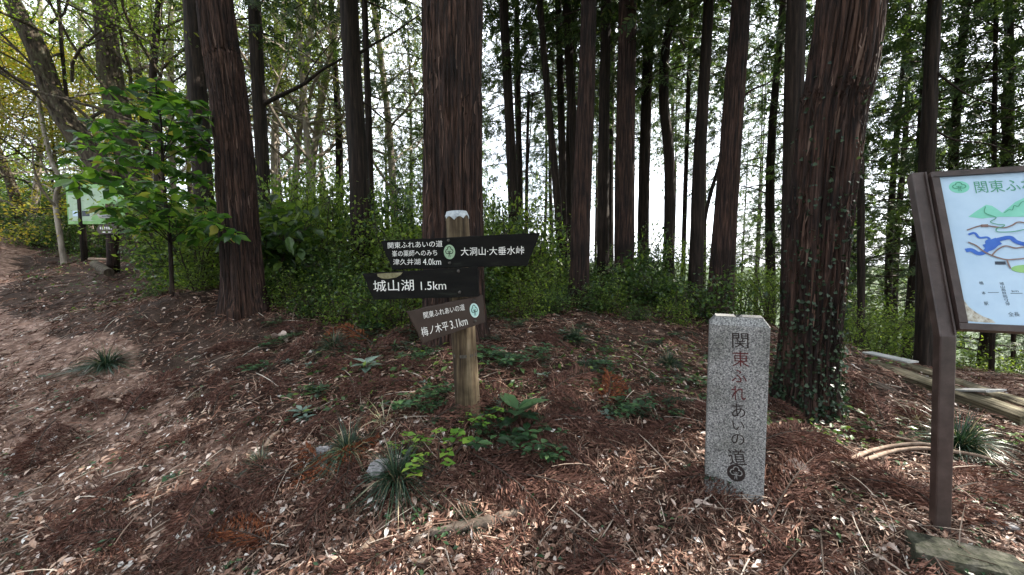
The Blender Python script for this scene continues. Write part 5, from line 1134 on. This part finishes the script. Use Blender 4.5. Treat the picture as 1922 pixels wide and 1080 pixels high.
for k in range(5):
    x, y = litter_points(8800, pw=1.55); msk = fbm(np.c_[x * .9, y * .9, x * 0], 3, 21) + .35 * (path_mask(x, y) > 0) - .10; keep = (rng.uniform(size=len(x)) < (.68 + .5 * msk) * np.clip((y - .6) / 2.0, .35, 1) * np.where(dist_path(x, y, PATH_L) < .75, .4, 1)) & (y > 1.0); x, y = x[keep], y[keep]
    nn = slope_n(x, y); z = H(x, y) + rng.uniform(.0, .02, len(x)) + .02 * (rng.uniform(size=len(x)) < .2); a = rng.uniform(0, 6.28, len(x)); yd = np.c_[np.cos(a), np.sin(a), rng.normal(size=len(x)) * .12]; yd[:, 2] -= (nn[:, 0] * yd[:, 0] + nn[:, 1] * yd[:, 1])
    nl.scatter(strand_tpl(k), np.c_[x, y, z], yd, nn + rng.normal(size=(len(x), 3)) * .5, rng.uniform(.07, .2, len(x)) * (.85 + .1 * y))
tag(link('needle_litter', nl.mesh('needle_litter', ['needle_litter'], False)), 'reddish brown cedar twigs and needles carpeting the forest floor', 'litter', kind='stuff')
ll = MB()
for k in range(6):
    x, y = litter_points(11500, pw=1.45); pm = path_mask(x, y); keep = rng.uniform(size=len(x)) < np.where(pm < .3, 1.2, .8 + .25 * fbm(np.c_[x * .8, y * .8, x * 0], 2, 77)); x, y = x[keep], y[keep]
    nn = slope_n(x, y); z = H(x, y) + rng.uniform(.014, .045, len(x)); a = rng.uniform(0, 6.28, len(x)); yd = np.c_[np.cos(a), np.sin(a), rng.normal(size=len(x)) * .2]; yd[:, 2] -= (nn[:, 0] * yd[:, 0] + nn[:, 1] * yd[:, 1])
    s_ = (rng.uniform(0, 1, len(x)) ** 2.2 * .045 + .009) * (.9 + .06 * y)
    ll.scatter(LEAF_S if k % 3 else LEAF, np.c_[x, y, z], yd, nn + rng.normal(size=(len(x), 3)) * .45, s_, 0, s_ * rng.uniform(.45, 1.0, len(x)))
for k in range(3):
    x, y = litter_points(4200, 1.05, 3.6, 2.2); nn = slope_n(x, y); a = rng.uniform(0, 6.28, len(x)); yd = np.c_[np.cos(a), np.sin(a), rng.normal(size=len(x)) * .22]; yd[:, 2] -= (nn[:, 0] * yd[:, 0] + nn[:, 1] * yd[:, 1]); s_ = rng.uniform(.012, .055, len(x))
    kp = fbm(np.c_[x * 1.3, y * 1.3, x * 0], 2, 55) + .9 * (path_mask(x, y) < .25) > .1; x, y, nn, yd, s_ = x[kp], y[kp], nn[kp], yd[kp], s_[kp]
    ll.scatter(CURLS[k * 2], np.c_[x, y, H(x, y) + rng.uniform(.02, .045, len(x))], yd, nn + rng.normal(size=(len(x), 3)) * .4, s_)
tag(link('leaf_litter', ll.mesh('leaf_litter', ['leaf_litter'], False)), 'small dead leaves and leaf scraps strewn over path and bank', 'litter', kind='stuff')
tw = MB(); x, y = litter_points(9000, 1.05, 9, 1.5); nn = slope_n(x, y); a = rng.uniform(0, 6.28, len(x)); yd = np.c_[np.cos(a), np.sin(a), rng.normal(size=len(x)) * .10]; yd[:, 2] -= (nn[:, 0] * yd[:, 0] + nn[:, 1] * yd[:, 1])
STRAW = (np.array([(-.5, 0, 0), (.5, 0, .01), (.5, .35, .05), (-.5, .35, .04), (.7, .7, .03), (-.3, .7, .02), (.3, 1, -.03), (0, 1, -.04)]), np.array([(0, 1, 2, 3), (3, 2, 4, 5), (5, 4, 6, 7)]))
L_ = rng.uniform(.05, .3, len(x)); tw.scatter(STRAW, np.c_[x, y, H(x, y) + rng.uniform(.012, .045, len(x))], yd, nn + rng.normal(size=(len(x), 3)) * .5, L_, 0, rng.uniform(.0018, .006, len(x)))
tag(link('twig_litter', tw.mesh('twig_litter', ['twig_litter'], False)), 'thin dry twigs and stalks scattered over the litter', 'litter', kind='stuff')
gs = MB()
for k in range(420):
    cx, cy_ = (q[0] for q in litter_points(1, 1.3, 6, 1.2)); m = rng.integers(3, 9); x = cx + rng.normal(size=m) * .03; y = cy_ + rng.normal(size=m) * .03; a = rng.uniform(0, 6.28, m)
    gs.scatter(LEAF_S, np.c_[x, y, H(x, y) + rng.uniform(.03, .06, m)], np.c_[np.cos(a), np.sin(a), rng.normal(size=m) * .3], np.array([0, 0, 1.]) + rng.normal(size=(m, 3)) * .3, rng.uniform(.018, .042, m))
tag(link('seedlings', gs.mesh('seedlings', ['herb_leaf'], False)), 'tiny green seedlings and moss sprigs dotted through the litter', 'seedlings', kind='stuff')
# the largest fallen leaves, one by one
LM = [MB().scatter(c, np.zeros((1, 3)), np.array([[0, 1., 0]]), np.array([[0, 0, 1.]]), 1.0).mesh('leaf', ['leaf_fallen'], False) for c in CURLS]
def leaf_obj(me, p, s, rz, nn, parent=ground, name='leaf', tilt=.25):
    o = link(name, me, parent); y = Vector((-math.sin(rz), math.cos(rz), random.gauss(0, tilt))).normalized(); n_ = (Vector(nn) + Vector((random.gauss(0, .2), random.gauss(0, .2), 0))).normalized(); x = y.cross(n_).normalized(); n_ = x.cross(y)
    o.matrix_world = Matrix(((x[0]*s, y[0]*s, n_[0]*s, p[0]), (x[1]*s, y[1]*s, n_[1]*s, p[1]), (x[2]*s, y[2]*s, n_[2]*s, p[2] + .012), (0, 0, 0, 1))); return o
x, y = litter_points(700, 1.15, 4.6, 1.9); pm = path_mask(x, y); kp = (pm < .6) | (rng.uniform(size=len(x)) < .3); x, y = x[kp][:285], y[kp][:285]
nn = slope_n(x, y); z = H(x, y)
for i in range(len(x)): leaf_obj(LM[i % 6], (x[i], y[i], z[i]), random.uniform(.045, .10), random.uniform(0, 6.28), nn[i])
for px, py, s, rz, lab in [(1528, 905, .17, .5, 'large pale curled leaf right of the granite marker'), (540, 645, .3, 1.0, 'big pale curled bark flake below the shaggy cedar'), (212, 1028, .13, 1.4, 'long beige leaf in the lower left corner litter'),
                           (1010, 1030, .06, .8, 'oval pale leaf by the bare soil')]:
    p = G(px, py); o = leaf_obj(LM[2], p, s, rz, (0, 0, 1), None, 'fallen_leaf'); tag(o, lab, 'leaf')

# green ground cover over the bank and thicket floor
gc = MB(); x, y = litter_points(16000, 2.6, 12, .6); m = fbm(np.c_[x * .8, y * .8, x * 0], 3, 91); kp = (path_mask(x, y) > .25) & (m > .12 - .09 * (y - 3)) & ~((x < -2.0) & (y < 5.5)); x, y = x[kp], y[kp]; nn = slope_n(x, y)
gc.scatter(LEAF_S, np.c_[x, y, H(x, y) + rng.uniform(.01, .09, len(x))], rdir(len(x), .3), nn + rng.normal(size=(len(x), 3)) * .4, rng.uniform(.03, .075, len(x)))
tag(link('ground_cover', gc.mesh('ground_cover', ['bush_leaf'], False)), 'small dark green leaves covering the bank and thicket floor', 'ground cover', kind='stuff')
